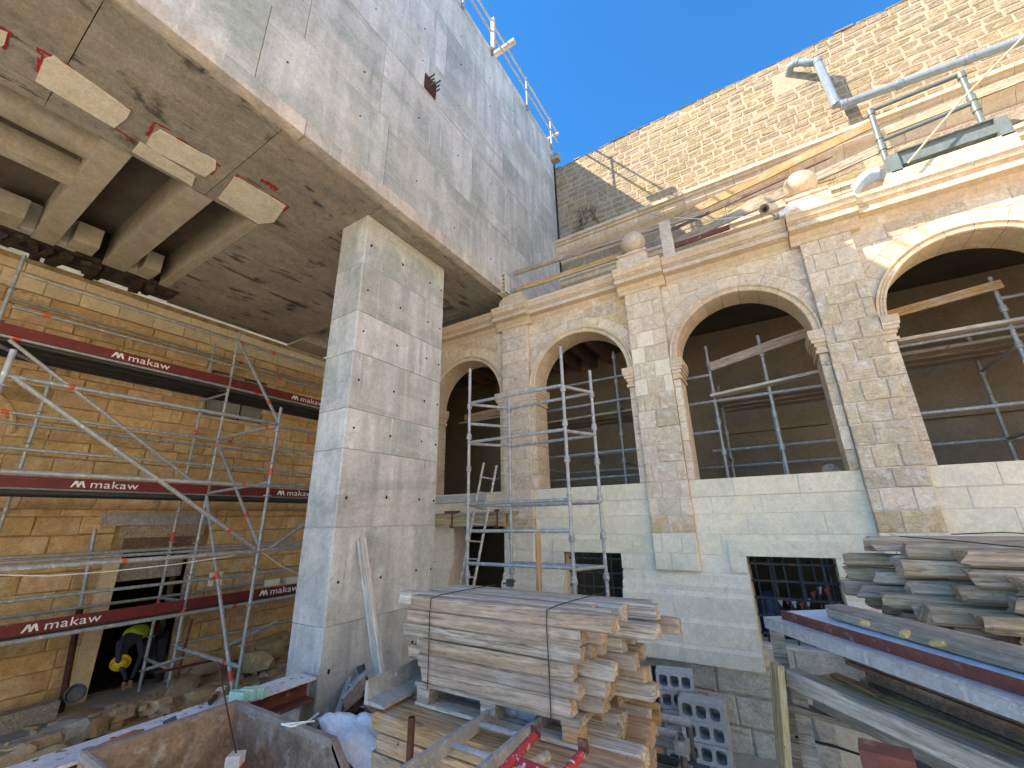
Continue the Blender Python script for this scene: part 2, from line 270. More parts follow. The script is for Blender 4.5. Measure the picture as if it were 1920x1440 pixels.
M['mint'] = mat('mint', (.42, .66, .56), (.35, .58, .49), 8, var=0, bump=.4, bs=20, rough=.5)
M['blue'] = mat('blue', (.05, .08, .17), (.03, .05, .10), 8, var=0, bump=.3, rough=.4)
M['dark_steel'] = mat('dark_steel', (.05, .065, .07), (.035, .045, .05), 8, var=.1, bump=.1, metal=.3, rough=.5)
M['iron'] = mat('iron', (.045, .05, .055), (.03, .033, .036), 8, c3=(.10, .09, .08), s3=9, var=.1, bump=.2, rough=.6, metal=.2)
M['grey_paint'] = mat('grey_paint', (.15, .185, .185), (.11, .14, .14), 5, var=.05, bump=.1, rough=.4, spec=.5)
M['tarp'] = mat('tarp', (.50, .60, .70), (.42, .52, .62), 3, var=0, bump=.4, bs=8, rough=.4)
M['rope'] = mat('rope', (.50, .44, .34), (.40, .34, .26), 30, var=0, bump=.3)
M['white_cable'] = mat('white_cable', (.75, .74, .70), None, 3, var=0, bump=0)
M['wire'] = mat('wire', (.06, .045, .035), None, 3, var=0, bump=0, metal=.3)
M['yellow_plastic'] = mat('yellow_plastic', (.62, .40, .02), (.50, .32, .02), 5, var=0, bump=0, rough=.35, spec=.5)
M['hivis'] = mat('hivis', (.36, .47, .04), (.30, .40, .05), 5, var=0, bump=.5, bs=12)
M['trouser'] = mat('trouser', (.03, .035, .06), None, 5, var=0, bump=.5)
M['maroon_cloth'] = mat('maroon_cloth', (.20, .02, .03), None, 5, var=0, bump=.5)
M['skin'] = mat('skin', (.33, .18, .11), None, 5, var=0, bump=.1, rough=.5)
M['camera_white'] = mat('camera_white', (.62, .56, .44), None, 5, var=0, bump=0, rough=.35, spec=.5)
M['sealant'] = mat('sealant', (.56, .44, .20), (.46, .35, .16), 20, var=.1, bump=.8, bs=40)
def glassmat():
    m = bpy.data.materials.new('window_glass'); m.use_nodes = True; b = m.node_tree.nodes['Principled BSDF']
    b.inputs['Base Color'].default_value = (.24, .26, .22, 1); b.inputs['Roughness'].default_value = .25; b.inputs['Specular IOR Level'].default_value = .7
    return m
M['glass'] = glassmat()
# ================================================================== masonry
def stone_mb(poly, fn, d=0.0, depth=.08, ch=.008, tilt=0.0):
    """poly: 2D outline (u,v) on a wall; fn(u,v,out) -> world"""
    n = len(poly); cx = sum(p[0] for p in poly)/n; cy = sum(p[1] for p in poly)/n
    us = [p[0] for p in poly]; vs_ = [p[1] for p in poly]; hu = max(.01, (max(us)-min(us))/2); hv = max(.01, (max(vs_)-min(vs_))/2)
    ku = max(.3, 1-ch/hu); kv = max(.3, 1-ch/hv); tu = R(-tilt, tilt); tv = R(-tilt, tilt)
    vs = [fn(p[0], p[1], -depth) for p in poly]+[fn(p[0], p[1], d-ch) for p in poly]
    vs += [fn(cx+(p[0]-cx)*ku, cy+(p[1]-cy)*kv, d+tu*(p[0]-cx)/hu+tv*(p[1]-cy)/hv) for p in poly]
    fs = [(i, (i+1) % n, n+(i+1) % n, n+i) for i in range(n)]+[(n+i, n+(i+1) % n, 2*n+(i+1) % n, 2*n+i) for i in range(n)]+[tuple(range(2*n, 3*n))]
    return MB().add(vs, fs)

def course_stones(u0, u1, levels, wr, holes=(), arches=(), gap=.008, jit=.004, start=None):
    """running-bond stone outlines; holes: (u0,u1,v0,v1); arches: (uc, vc, r)"""
    out = []
    for k in range(len(levels)-1):
        v0, v1 = levels[k], levels[k+1]; vm = (v0+v1)/2
        cuts = sorted([(h[0], h[1]) for h in holes if h[2] < vm < h[3]]); free = []; a = u0
        for c in cuts:
            if c[0] > a: free.append((a, min(c[0], u1)))
            a = max(a, c[1])
        if a < u1: free.append((a, u1))
        for fa, fb in free:
            if fb-fa < .04: continue
            xs = [fa]; x = fa+(wr[0]*.5 if k % 2 else wr[0])*R(.8, 1.1)
            while x < fb-wr[0]*.45:
                xs.append(x); x += R(*wr)
            xs.append(fb)
            for a0, a1 in zip(xs[:-1], xs[1:]):
                q0, q1, w0, w1 = a0+gap/2, a1-gap/2, v0+gap/2, v1-gap/2
                hit = [A for A in arches if q1 > A[0]-A[2] and q0 < A[0]+A[2] and w0 < A[1]+A[2] and w1 > A[1]]
                if not hit:
                    j = lambda: R(-jit, jit)
                    out.append([(q0+j(), w0+j()), (q1+j(), w0+j()), (q1+j(), w1+j()), (q0+j(), w1+j())]); continue
                A = hit[0]
                def low(u):
                    t = A[2]**2-(u-A[0])**2
                    return max(w0, A[1]+math.sqrt(t)) if t > 0 else w0
                n = 12; us = [q0+(q1-q0)*i/n for i in range(n+1)]; seg = []
                segs = []
                for u in us:
                    if low(u) < w1-.015: seg.append(u)
                    else:
                        if len(seg) > 1: segs.append(seg)
                        seg = []
                if len(seg) > 1: segs.append(seg)
                for sg in segs:
                    if sg[-1]-sg[0] < .03: continue
                    out.append([(u, low(u)) for u in sg]+[(sg[-1], w1), (sg[0], w1)])
    return out

# ------------------------------------------------------------------ ground
g = MB(); S = 60
for i in range(S):
    for j in range(S):
        pass
def gz(x, y):
    z = noise.noise(Vector((x*.9, y*.9, 0)))*.05+noise.noise(Vector((x*3, y*3, 5)))*.02
    return z-.03
xs = [-300, -60, -20]+[-12+.25*i for i in range(73)]+[12, 20, 60, 300]; ys = [-300, -60, -15]+[-5+.25*i for i in range(63)]+[16, 60, 300]
g.add([(x, y, gz(x, y) if -12 < x < 7 and -6 < y < 12 else -.05) for y in ys for x in xs],
      [(j*len(xs)+i, j*len(xs)+i+1, (j+1)*len(xs)+i+1, (j+1)*len(xs)+i) for j in range(len(ys)-1) for i in range(len(xs)-1)])
g.build('ground', M['ground'], smooth=True, kind='structure')
walk = MB().box(-9.75, -8.9, -2, 3.2, -.1, .03).box(-9.75, -8.95, 3.21, 6.3, -.1, .02)
walk.build('pavement', M['slab'], kind='structure')

# ------------------------------------------------------------------ arcade building
YA = 6.5; RA = .87; SPR = 4.92; SILL = 3.09; REV = 6.92
CX = [-5.12, -2.61, -.09, 2.43, 4.95]
PIL = [(-4.155, -3.575), (-1.64, -1.06), (.88, 1.46), (3.4, 3.98)]
arc = thing('arcade_building', 'cream limestone arcade building with four tall round arches above small barred windows', 'building', (-1.3, 6.5, 0))
fnA = lambda y: (lambda u, v, d: (u, y-d, v))
wins = [(-3.07, -2.14, 1.10, 2.10), (-.50, .43, 1.10, 2.10), (1.98, 2.91, 1.10, 2.10)]
doorA = (-5.35, -4.22, -.2, 2.55)
# backing (mortar core)
core = MB()
def core_strip(x0, x1, z0, z1, y=YA+.007): core.box(x0, x1, y, REV, z0, z1)
core_strip(-10.4, doorA[0], 0, SILL-.01)
core_strip(doorA[0], doorA[1], 2.55, SILL-.01)
x = doorA[1]
for wn in wins:
    core_strip(x, wn[0], 0, SILL-.01); core_strip(wn[0], wn[1], 0, wn[2]); core_strip(wn[0], wn[1], wn[3], SILL-.01); x = wn[1]
core_strip(x, 7.0, 0, SILL-.01)
edges = [-10.4]
for c in CX: edges += [c-RA-.012, c+RA+.012]
edges.append(7.0)
for i in range(0, len(edges), 2): core_strip(edges[i], edges[i+1], SILL-.01, SPR)
r = RA+.03
for c in CX:
    n = 24
    for i in range(n):
        a0 = c-r+2*r*i/n; a1 = c-r+2*r*(i+1)/n
        h = lambda u: SPR+math.sqrt(max(0, r*r-(u-c)**2))
        y0 = YA+.007
        core.add([(a0, y0, h(a0)), (a1, y0, h(a1)), (a1, REV, h(a1)), (a0, REV, h(a0)), (a0, y0, 6.3), (a1, y0, 6.3), (a1, REV, 6.3), (a0, REV, 6.3)],
                 [(0, 3, 2, 1), (4, 5, 6, 7), (0, 1, 5, 4), (1, 2, 6, 5), (2, 3, 7, 6), (3, 0, 4, 7)])
xe = [-10.4]+sum([[c-r, c+r] for c in CX], [])+[7.0]
for i in range(0, len(xe), 2): core_strip(xe[i], xe[i+1], SPR, 6.3)
W(core, 'wall_core', M['mortar'], arc)
# upper wall stones between pilasters and arches
LU = [SILL+.265*i for i in range(13)]          # 3.09 .. 6.27
arh = [(c, SPR, RA+.30) for c in CX]
vis = (-6.4, 3.4)
def put(poly, y, m, d=0, depth=.07, name='stone', ch=.006, tilt=.002): W(stone_mb(poly, fnA(y), d, depth, ch, tilt), name, m, arc)
for c in CX[:4]:                                                # spandrels, each from pilaster to pilaster
    u0 = c-.97; u1 = c+.97
    for p in course_stones(u0, u1, [SPR+.0+.27*i for i in range(6)][:5]+[6.26], (.34, .62), arches=[(c, SPR, RA+.30)]):
        put(p, YA, random.choice([M['stone_tan']]*6+[M['stone_orange']]*2+[M['stone_rough']]), d=R(0, .006))
# voussoir ring flush with the wall
for c in CX[:4]:
    n = 11
    for i in range(n):
        a0 = math.pi*i/n+.004; a1 = math.pi*(i+1)/n-.004; k = 5
        A = [a0+(a1-a0)*j/k for j in range(k+1)]
        poly = [(c+(RA+.105)*math.cos(a), SPR+(RA+.105)*math.sin(a)) for a in A]+[(c+(RA+.295)*math.cos(a), SPR+(RA+.295)*math.sin(a)) for a in reversed(A)]
        poly = [(max(c-.965, min(c+.965, u)), v) for u, v in poly]
        n2 = len(poly); vs = []
        W(stone_mb(poly, fnA(YA), .003+R(0, .004), .06, .004), 'voussoir', M['stone_tan'], arc)
# moulded archivolt with the intrados
prof = [(RA, REV), (RA, YA-.035), (RA+.012, YA-.05), (RA+.028, YA-.05), (RA+.032, YA-.035), (RA+.058, YA-.045), (RA+.062, YA-.03), (RA+.085, YA-.062), (RA+.10, YA-.062), (RA+.104, YA-.04), (RA+.104, YA+.02), (RA+.06, REV)]
for c in CX[:4]:
    n = 11
    for i in range(n):
        a0 = math.pi*(i+.5)/n-math.pi/n/1.0+.0025 if False else math.pi*i/n+.0025; a1 = math.pi*(i+1)/n-.0025; k = 5; vs = []; m = len(prof)
        for j in range(k+1):
            a = a0+(a1-a0)*j/k
            vs += [(c+rr*math.cos(a), yy, SPR+rr*math.sin(a)) for rr, yy in prof]
        fs = [(j*m+q, j*m+(q+1) % m, (j+1)*m+(q+1) % m, (j+1)*m+q) for j in range(k) for q in range(m)]+[tuple(range(m-1, -1, -1)), tuple(range(k*m, (k+1)*m))]
        W(MB().add(vs, fs), 'arch_moulding', M['moulding'], arc, smooth=True)
# impost mouldings and jamb strips
for ci, c in enumerate(CX[:4]):
    for s in (-1, 1):
        xj = c+s*RA; xo = c+s*(RA+.10)
        for z0, z1, o in ((4.60, 4.64, .03), (4.645, 4.69, .012), (4.69, 4.74, .03), (4.74, 4.79, .055), (4.79, 4.83, .07), (4.83, 4.915, .075)):
            b = MB(); a0, a1 = sorted((xj-s*o, xo+s*(.0 if 1 else 0)))
            b.box(a0, a1, YA-.04-o, REV+.004, z0, z1); W(b, 'impost', M['moulding'], arc)
        zl = SILL
        while zl < 4.58:
            z1 = min(zl+R(.24, .3), 4.597)
            if 4.597-z1 < .1: z1 = 4.597
            a0, a1 = sorted((xj, xo-s*.004)); b = MB()
            mm = M['stone_rough'] if (ci == 3 and s == -1 and z1 < 4.4) or (ci == 2 and s == 1 and z1 < 4.5 and R(0, 1) < .6) else M['stone_tan']
            b.box(a0, a1, YA-.03-R(0, .004), REV-.001, zl+.003, z1-.003); W(b, 'jamb_stone', mm, arc); zl = z1
# pilasters
for k, (a, b_) in enumerate(PIL):
    lv = [1.90, 2.12, 2.38, 2.62, 2.86]+[SILL+.265*i for i in range(12)]+[6.22]
    for i, p in enumerate(course_stones(a, b_, lv, (.24, .36), gap=.009)):
        z = p[0][1]
        if z < 2.35: m = M['stone_pale']
        elif z < 2.85: m = M['stone_orange'] if (z > 2.36 and z < 2.6) else (M['stone_tan'] if z > 2.6 else M['stone_pale'])
        elif k == 2: m = M['stone_rough'] if z < 5.3 else M['stone_tan']
        elif k == 1: m = M['stone_rough'] if z < 4.3 and R(0, 1) < .4 else random.choice([M['stone_tan']]*5+[M['stone_pale']])
        else: m = M['stone_tan']
        put(p, YA-.09, m, d=R(0, .012 if m == M['stone_rough'] else .004), depth=.1, ch=.012 if m == M['stone_rough'] else .005)
    W(MB().box(a+.008, b_-.008, YA-.078, YA+.02, 1.9, 6.25), 'pilaster_core', M['mortar'], arc)
# smooth new ashlar below the sills
holesL = [(w_[0], w_[1], w_[2], w_[3]) for w_ in wins]+[(doorA[0], doorA[1], 0, 2.56)]
segs = [(-6.4, PIL[0][0]), (PIL[0][1], PIL[1][0]), (PIL[1][1], PIL[2][0]), (PIL[2][1], PIL[3][0]), (PIL[3][1], 6.5)]
for a, b_ in segs:
    for p in course_stones(a, b_, [1.88, 2.10, 2.36, 2.62, 2.85], (.6, .95), holes=holesL, gap=.008, jit=.001):
        put(p, YA, M['stone_pale'], d=0, ch=.003, tilt=0)
for ci, c in enumerate(CX[:4]):                                 # parapet blocks under each arch
    for p in course_stones(c-.97, c+.97, [2.854, SILL], (.62, .95), gap=.004, jit=0):
        b = MB().box(p[0][0], p[1][0], YA-.012, REV-.02, p[0][1], p[2][1]); W(b, 'sill_stone', M['stone_pale'], arc)
# flat raised surrounds of the basement windows
for w_ in wins:
    x0, x1, z0, z1 = w_[0], w_[1], w_[2], w_[3]
    for q in (((x0-.19, x1+.19, z1, z1+.19)), ((x0-.19, x0, z1-.2, z1-.003)), ((x1, x1+.19, z1-.2, z1-.003))):
        W(MB().box(q[0], q[1], YA-.03, YA+.05, q[2], q[3]), 'window_surround', M['stone_pale'], arc)
    for s, xx in ((1, x0), (-1, x1)):
        W(MB().box(*sorted((xx-s*.10, xx+s*.001)), YA+.022, YA+.32, z0, z1-.205), 'window_jamb', M['stone_pale'], arc)
# stepped plinth between the windows
spans = [(-6.4, doorA[0]), (doorA[1]+.02, wins[0][0]-.002), (wins[0][1]+.002, wins[1][0]-.002), (wins[1][1]+.002, wins[2][0]-.002), (wins[2][1]+.002, 6.5)]
for a, b_ in spans:
    for z0, z1, o, dz in ((1.765, 1.88, .035, .03), (1.655, 1.7635, .080, .045), (1.345, 1.6535, .125, .05), (1.06, 1.3435, .165, .05), (.85, 1.0585, .20, .05)):
        cuts = [a]
        while cuts[-1] < b_-1.0: cuts.append(cuts[-1]+R(.55, .8))
        cuts.append(b_)
        for c0, c1 in zip(cuts[:-1], cuts[1:]):
            y0 = YA-o; bb = MB(); e = .0015
            sb_ = min(.045, o); bb.prism([(y0, z0), (y0, z1-dz), (y0+sb_, z1+.001), (YA+.02, z1+.001), (YA+.02, z0)], lambda p: (c0+e, p[0], p[1]), lambda p: (c1-e, p[0], p[1]))
            W(bb, 'plinth_stone', M['stone_pale'], arc)
# old rubble footing
for p in course_stones(doorA[1]+.05, 6.5, [-.1, .22, .54, .84], (.45, .95), gap=.02, jit=.012):
    put(p, YA-.05, M['rubble_base'], d=R(0, .03), depth=.1, ch=.02, tilt=.008, name='footing_stone')
for w_ in wins:
    for p in course_stones(w_[0]-.1, w_[1]+.1, [.85, 1.09], (.5, .7), gap=.01): put(p, YA-.03, M['rubble_base'], name='footing_stone', d=0, ch=.012)
W(MB().box(doorA[1], 6.6, YA-.03, YA+.05, -.1, .85), 'footing_core', M['rubble_base'], arc)
# cornice, breaking forward over every pilaster
cprof = [(0, 6.22), (.012, 6.23), (.02, 6.27), (.05, 6.30), (.075, 6.335), (.08, 6.35), (.15, 6.355), (.205, 6.36), (.205, 6.43), (.19, 6.44), (.15, 6.445), (.15, 6.462), (.168, 6.464), (.168, 6.482), (.185, 6.484), (.185, 6.502), (.205, 6.504), (.21, 6.52), (.235, 6.57), (.245, 6.575), (.245, 6.63), (.22, 6.64), (-.3, 6.645), (-.3, 6.22)]
def cornice(x0, x1, yf, name='cornice'):
    L = 0; cuts = [x0]
    while cuts[-1] < x1-1.0: cuts.append(cuts[-1]+R(.5, .75))
    cuts.append(x1)
    for c0, c1 in zip(cuts[:-1], cuts[1:]):
        W(MB().prism(cprof, lambda p: (c0+.001, yf-p[0], p[1]), lambda p: (c1-.001, yf-p[0], p[1])), name, M['moulding'], arc)
xx = -10.3
for a, b_ in PIL:
    cornice(xx, a-.105, YA); cornice(a-.10, b_+.10, YA-.09); xx = b_+.105
cornice(xx, 6.8, YA)
# pedestals and ball finials
for k, (a, b_) in enumerate(PIL):
    xc = (a+b_)/2; pd = MB()
    xc -= .07 if k else 0
    wds = [(.26, 6.648, 6.86), (.23, 6.86, 6.92), (.25, 6.92, 6.955), (.11, 6.955, 7.07)] if k else [(.27, 6.648, 6.80), (.25, 6.80, 6.86), (.22, 6.86, 6.92), (.2, 6.92, 6.95)]
    for hw, z0, z1 in wds: pd.box(xc-hw, xc+hw, YA+.06-hw, YA+.06+hw, z0, z1-.001)
    W(pd, 'pedestal', M['moulding'], arc)
    if k:
        rr = .215; pr = [(rr*math.sin(math.pi*i/14), -rr*math.cos(math.pi*i/14)) for i in range(1, 14)]
        W(MB().lathe((xc, YA+.06, 7.07+rr*.93), pr, 28), 'ball_finial', M['stone_orange'] if k == 9 else M['moulding'], arc, smooth=True)
# terrace slab, inner rooms
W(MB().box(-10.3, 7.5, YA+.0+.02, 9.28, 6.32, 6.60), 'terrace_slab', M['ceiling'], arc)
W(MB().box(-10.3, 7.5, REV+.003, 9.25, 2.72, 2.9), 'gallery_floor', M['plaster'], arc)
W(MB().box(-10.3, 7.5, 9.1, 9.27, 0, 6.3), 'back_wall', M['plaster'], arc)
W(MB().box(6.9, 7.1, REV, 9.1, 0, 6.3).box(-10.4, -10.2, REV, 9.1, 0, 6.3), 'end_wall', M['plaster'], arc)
for i in range(9):
    xb = -6.2+.42*i
    if xb < -1.3: W(MB().box(xb, xb+.11, REV+.05, 9.1, 6.05, 6.315), 'roof_beam', M['wood_brown'], arc)
W(MB().box(-.75, .95, 9.0, 9.095, 4.10, 4.25).box(1.5, 3.3, 9.0, 9.095, 4.0, 4.15), 'wall_ledge', M['plaster'], arc)
# window grilles
for k, w_ in enumerate(wins):
    gr = thing('window_grille', ['iron bar grille of the window behind the tube tower, left of the timber stack', 'iron bar grille of the window left of the big pile of old beams', 'iron bar grille of the window hidden behind the big pile of old beams'][k], 'grille', ((w_[0]+w_[1])/2, YA+.17, w_[2]), 'iron grilles in the basement windows')
    n = 6
    for i in range(n):
        xb = w_[0]+(w_[1]-w_[0])*(i+.5)/n; W(MB().tube((xb, YA+.17, w_[2]), (xb, YA+.17, w_[3]), .011, 8), 'bar', M['iron'], gr, True)
    for i in range(5):
        zb = w_[2]+(w_[3]-w_[2])*(i+.5)/5; W(MB().bar((w_[0], YA+.155, zb), (w_[1], YA+.155, zb), .012, .028), 'cross_bar', M['iron'], gr)

# ------------------------------------------------------------------ tall rear wall
YF = 9.3
far = thing('rear_wall', 'tall sunlit rubble limestone wall rising behind the arcade terrace', 'wall', (1, 9.6, 0))
fnF = lambda u, v, d: (u, YF-d, v)
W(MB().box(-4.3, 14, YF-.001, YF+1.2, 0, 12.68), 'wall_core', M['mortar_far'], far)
lv = [9.98]
while lv[-1] < 12.68: lv.append(lv[-1]+R(.15, .225))
up = course_stones(-4.15, 6.2, lv, (.22, .46), gap=.018, jit=.010)
up.sort(key=lambda p: -p[0][0] if p[0][0] < 5.3 else 99); rest = MB(); ncnt = 0
hole = (1.62, 2.12, 11.72, 12.32)
for p in up:
    cx = sum(q[0] for q in p)/4; cz = sum(q[1] for q in p)/4
    if hole[0] < cx < hole[1] and hole[2] < cz < hole[3]: continue
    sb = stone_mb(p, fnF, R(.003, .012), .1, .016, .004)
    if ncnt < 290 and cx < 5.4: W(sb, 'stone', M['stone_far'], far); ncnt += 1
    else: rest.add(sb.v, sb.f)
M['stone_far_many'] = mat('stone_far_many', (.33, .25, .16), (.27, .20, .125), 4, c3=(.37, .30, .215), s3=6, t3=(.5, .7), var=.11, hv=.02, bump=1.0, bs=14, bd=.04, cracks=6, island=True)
for p in course_stones(6.21, 13.9, lv, (.22, .46), gap=.018, jit=.010): sb = stone_mb(p, fnF, R(.003, .012), .1, .016, .004); rest.add(sb.v, sb.f)
lv2 = [6.6]
while lv2[-1] < 9.3: lv2.append(lv2[-1]+R(.24, .3))
lv2[-1] = 9.35
for p in course_stones(-4.15, 8, lv2, (.4, .7), gap=.012, jit=.006): sb = stone_mb(p, fnF, R(0, .015), .1, .01, .005); rest.add(sb.v, sb.f)
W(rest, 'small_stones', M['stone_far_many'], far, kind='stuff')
# weathered uneven coping
cp = MB(); xx = -4.2
while xx < 13.8:
    w_ = R(.25, .5); h_ = R(.03, .08); sb = stone_mb([(xx+.01, lv[-1]), (xx+w_-.01, lv[-1]), (xx+w_-.03, lv[-1]+h_*R(.5, 1)), (xx+.04, lv[-1]+h_)], fnF, R(-.02, .03), .5, .02, .01)
    W(sb, 'coping_stone', M['stone_far'], far); xx += w_
# mouldings on the rear wall
mp = [(0, 9.36), (.03, 9.38), (.05, 9.44), (.10, 9.52), (.20, 9.60), (.24, 9.66), (.25, 9.70), (.25, 9.76), (.30, 9.77), (.30, 9.82), (.36, 9.84), (.36, 9.92), (.33, 9.93), (0, 9.98)]
xx = -4.1
while xx < 13:
    L = R(.35, .6); W(MB().prism(mp, lambda p: (xx+.003, YF-p[0], p[1]), lambda p: (xx+L-.003, YF-p[0], p[1])), 'string_moulding', M['moulding'], far, smooth=False); xx += L
mp2 = [(0, 8.45), (.06, 8.5), (.09, 8.55), (.16, 8.6), (.18, 8.7), (.22, 8.72), (.22, 8.80), (0, 8.84)]
xx = -4.1
while xx < 9:
    L = R(.6, 1.0); W(MB().prism(mp2, lambda p: (xx+.003, YF-p[0], p[1]), lambda p: (xx+L-.003, YF-p[0], p[1])), 'lower_moulding', M['moulding'], far); xx += L
# long stepped ledges between terrace and upper wall
W(MB().box(-4.0, 8, 8.9, 9.2, 7.7, 7.85).box(-4.0, 8, 8.98, 9.2, 7.55, 7.695), 'ledge', M['moulding'], far)

# ------------------------------------------------------------------ overhanging concrete block
XC = -4.03; ZB = 6.97; ZT = 13.6; YE = 9.22
con = thing('concrete_building', 'grey board-marked concrete block overhanging on the left, stained with drips', 'building', (-7, 2, 7))
fnC = lambda u, v, d: (XC+d, u, v)
def con_box(x0, x1, y0, y1, z0, z1, m='concrete', name='core'): return W(MB().box(x0, x1, y0, y1, z0, z1), name, M[m], con)
con_box(-14, XC-.02, -5.5, YE-.02, ZB+1.0, ZT-.02, 'concrete', 'core')
rows = [ZB+.02, 7.22, 8.40, 9.85, 10.75, 12.2, 13.35, ZT]
random.seed(11)
for k in range(len(rows)-1):
    y = -5.5; h = rows[k+1]-rows[k]
    while y < YE-.05:
        wd = R(3.0, 4.5) if k == 0 else R(1.0, 2.6); y1 = min(y+wd, YE)
        if YE-y1 < .4: y1 = YE
        e = .003; d = R(-.004, .004)+(.012 if k == 0 else 0)
        W(stone_mb([(y+e, rows[k]+e), (y1-e, rows[k]+e), (y1-e, rows[k+1]-e), (y+e, rows[k+1]-e)], fnC, d, .12 if k > 1 else .3, .004), 'wall_panel', M['concrete_stained'] if k == 0 else M['concrete'], con); y = y1
# tie holes
th = MB()
for k in range(1, 6):
    for j in range(9):
        y = -.5+1.05*j+R(-.05, .05); z = rows[k]+(rows[k+1]-rows[k])*.5+R(-.3, .3)
        th.tube((XC-.01, y, z), (XC+.0085, y, z), .013, 8)
W(th, 'tie_holes', M['black'], con, kind='stuff')
# soffit with its three openings
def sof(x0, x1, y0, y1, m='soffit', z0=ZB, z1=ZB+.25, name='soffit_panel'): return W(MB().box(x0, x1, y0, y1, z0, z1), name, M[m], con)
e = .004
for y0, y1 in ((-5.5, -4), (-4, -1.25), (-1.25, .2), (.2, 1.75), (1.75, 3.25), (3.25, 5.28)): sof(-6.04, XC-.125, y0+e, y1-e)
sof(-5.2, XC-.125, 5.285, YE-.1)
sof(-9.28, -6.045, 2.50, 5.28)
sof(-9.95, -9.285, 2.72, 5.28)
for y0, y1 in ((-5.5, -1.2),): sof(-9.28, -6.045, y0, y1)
for k, (y0, y1) in enumerate(((.70, .96), (1.55, 1.86), (2.36, 2.495), (-1.195, -.95))):
    bm_ = MB().box(-9.28, -6.046, y0, y1, ZB-.003, ZB+1.0); W(bm_, 'soffit_beam', M['beam_conc'], con)
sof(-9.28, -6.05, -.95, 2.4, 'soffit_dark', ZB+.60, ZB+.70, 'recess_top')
sof(-6.06, -6.0, -.95, 2.4, 'beam_conc', ZB+.255, ZB+1.0, 'recess_side')
sof(-7.35, -7.15, -.95, .70, 'beam_conc', ZB-.001, ZB+.3, 'cross_beam')
W(MB().tube((-6.62, -.95, ZB+.38), (-6.62, .70, ZB+.38), .30, 24), 'drain_pipe', M['beam_conc'], con, True)
for y0, y1 in ((.2, .695), (.965, 1.2), (1.865, 2.2)): sof(-9.27, -9.1, y0, y1, 'concrete', ZB+.02, ZB+.5, 'end_plate')
for y0, y1 in ((.16, .66), (1.05, 1.5), (1.95, 2.33)): sof(-9.16, -8.78, y0+.02, y1-.12, 'beam_conc', ZB-.002, ZB+.34, 'end_plate')
ch = MB()
for i in range(26):
    y = -2.0+.185*i+R(-.05, .05)
    ch.bar((-9.30-R(0, .1), y, ZB-.02+R(-.06, .05)), (-9.9, y+R(-.15, .15), ZB+.0+R(-.05, .08)), R(.05, .16), R(.05, .12))
for i in range(5): ch.bar((-9.36-.13*i, -2, ZB+.06), (-9.36-.13*i, 2.70, ZB+.03+R(-.03, .03)), .10, .09)
W(ch, 'charred_timbers', M['charred'], con, kind='stuff')
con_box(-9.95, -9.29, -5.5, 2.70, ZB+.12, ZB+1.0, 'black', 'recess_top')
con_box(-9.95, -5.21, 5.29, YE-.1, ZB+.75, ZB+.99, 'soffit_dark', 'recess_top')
con_box(-9.95, -9.3, 5.29, 6.3, ZB-.05, ZB+.7, 'beam_conc', 'end_plate')
for yb in (5.75, 6.25, 6.8): con_box(-9.3, -5.205, yb, yb+.18, ZB+.25, ZB+.74, 'beam_conc', 'soffit_beam')
# foam pads set in the soffit
def soff_pts(px): return [at(x, y, 'z', ZB-.012) for x, y in px]
for q in ([(82, 112), (100, 105), (245, 208), (238, 222), (214, 240), (66, 152)], [(285, 252), (300, 244), (405, 302), (404, 318), (384, 332), (290, 283), (274, 270)], [(440, 331), (536, 386), (514, 417), (484, 420), (409, 372)], [(0, 57), (14, 62), (8, 84), (0, 88)]):
    pts = soff_pts(q)
    b = MB().prism(pts, lambda p: (p[0], p[1], ZB-.014), lambda p: (p[0], p[1], ZB+.03)); W(b, 'foam_pad', M['foam'], con)
pts = soff_pts([(262, 266), (366, 332), (360, 349), (352, 343), (248, 284)])
W(MB().prism(pts, lambda p: (p[0], p[1], ZB-.02), lambda p: (p[0], p[1], ZB+.12)), 'foam_pad', M['foam'], con)
# red spray marks round the pads
def spray(px, wd=.045):
    b = MB(); pts = [at(x, y, 'z', ZB-.0045) for x, y in px]
    for i in range(len(pts)-1):
        n = 4
        for j in range(n):
            a = pts[i].lerp(pts[i+1], j/n); c = pts[i].lerp(pts[i+1], (j+1)/n+.03); a.z = c.z = ZB-.004-.0004*j-.0001*i
            ww = wd*R(.5, 1.25); d = (c-a).normalized(); s = Vector((-d.y, d.x, 0))*ww/2; o = Vector((R(-.006, .006), R(-.006, .006), 0))
            b.add([a-s+o, c-s*R(.7, 1.2)+o, c+s*R(.7, 1.2)+o, a+s+o], [(0, 1, 2, 3)])
    W(b, 'spray_mark', M['red_spray'], con)
for q in ([(0, 50), (20, 62), (8, 92)], [(69, 135), (80, 106), (70, 93)], [(68, 90), (120, 118), (180, 165)], [(196, 174), (245, 208)], [(276, 255), (290, 230), (320, 245)], [(330, 258), (380, 288), (412, 312)], [(425, 352), (446, 328), (486, 352)], [(508, 366), (541, 388), (512, 410)], [(214, 240), (258, 268)], [(395, 328), (405, 315)]): spray(q, .03)
spray([(488, 337), (505, 345), (520, 357)], .09)
# formwork joints' dark grout marks left as lines on the soffit come from the panel gaps
# rusty anchor plate
anc = thing('anchor_plate', 'square rusty steel plate with protruding bolts high on the concrete wall', 'plate', (XC, 3.93, 10.05))
W(MB().box(XC+.006, XC+.03, 3.78, 4.06, 9.88, 10.22), 'plate', M['rust'], anc)
for j in range(2):
    for i in range(3): 
        y = 3.85+.14*j; z = 9.95+.10*i; W(MB().tube((XC+.03, y, z), (XC+.20+R(-.03, .03), y, z), .014, 8), 'bolt', M['galv_dark'], anc)
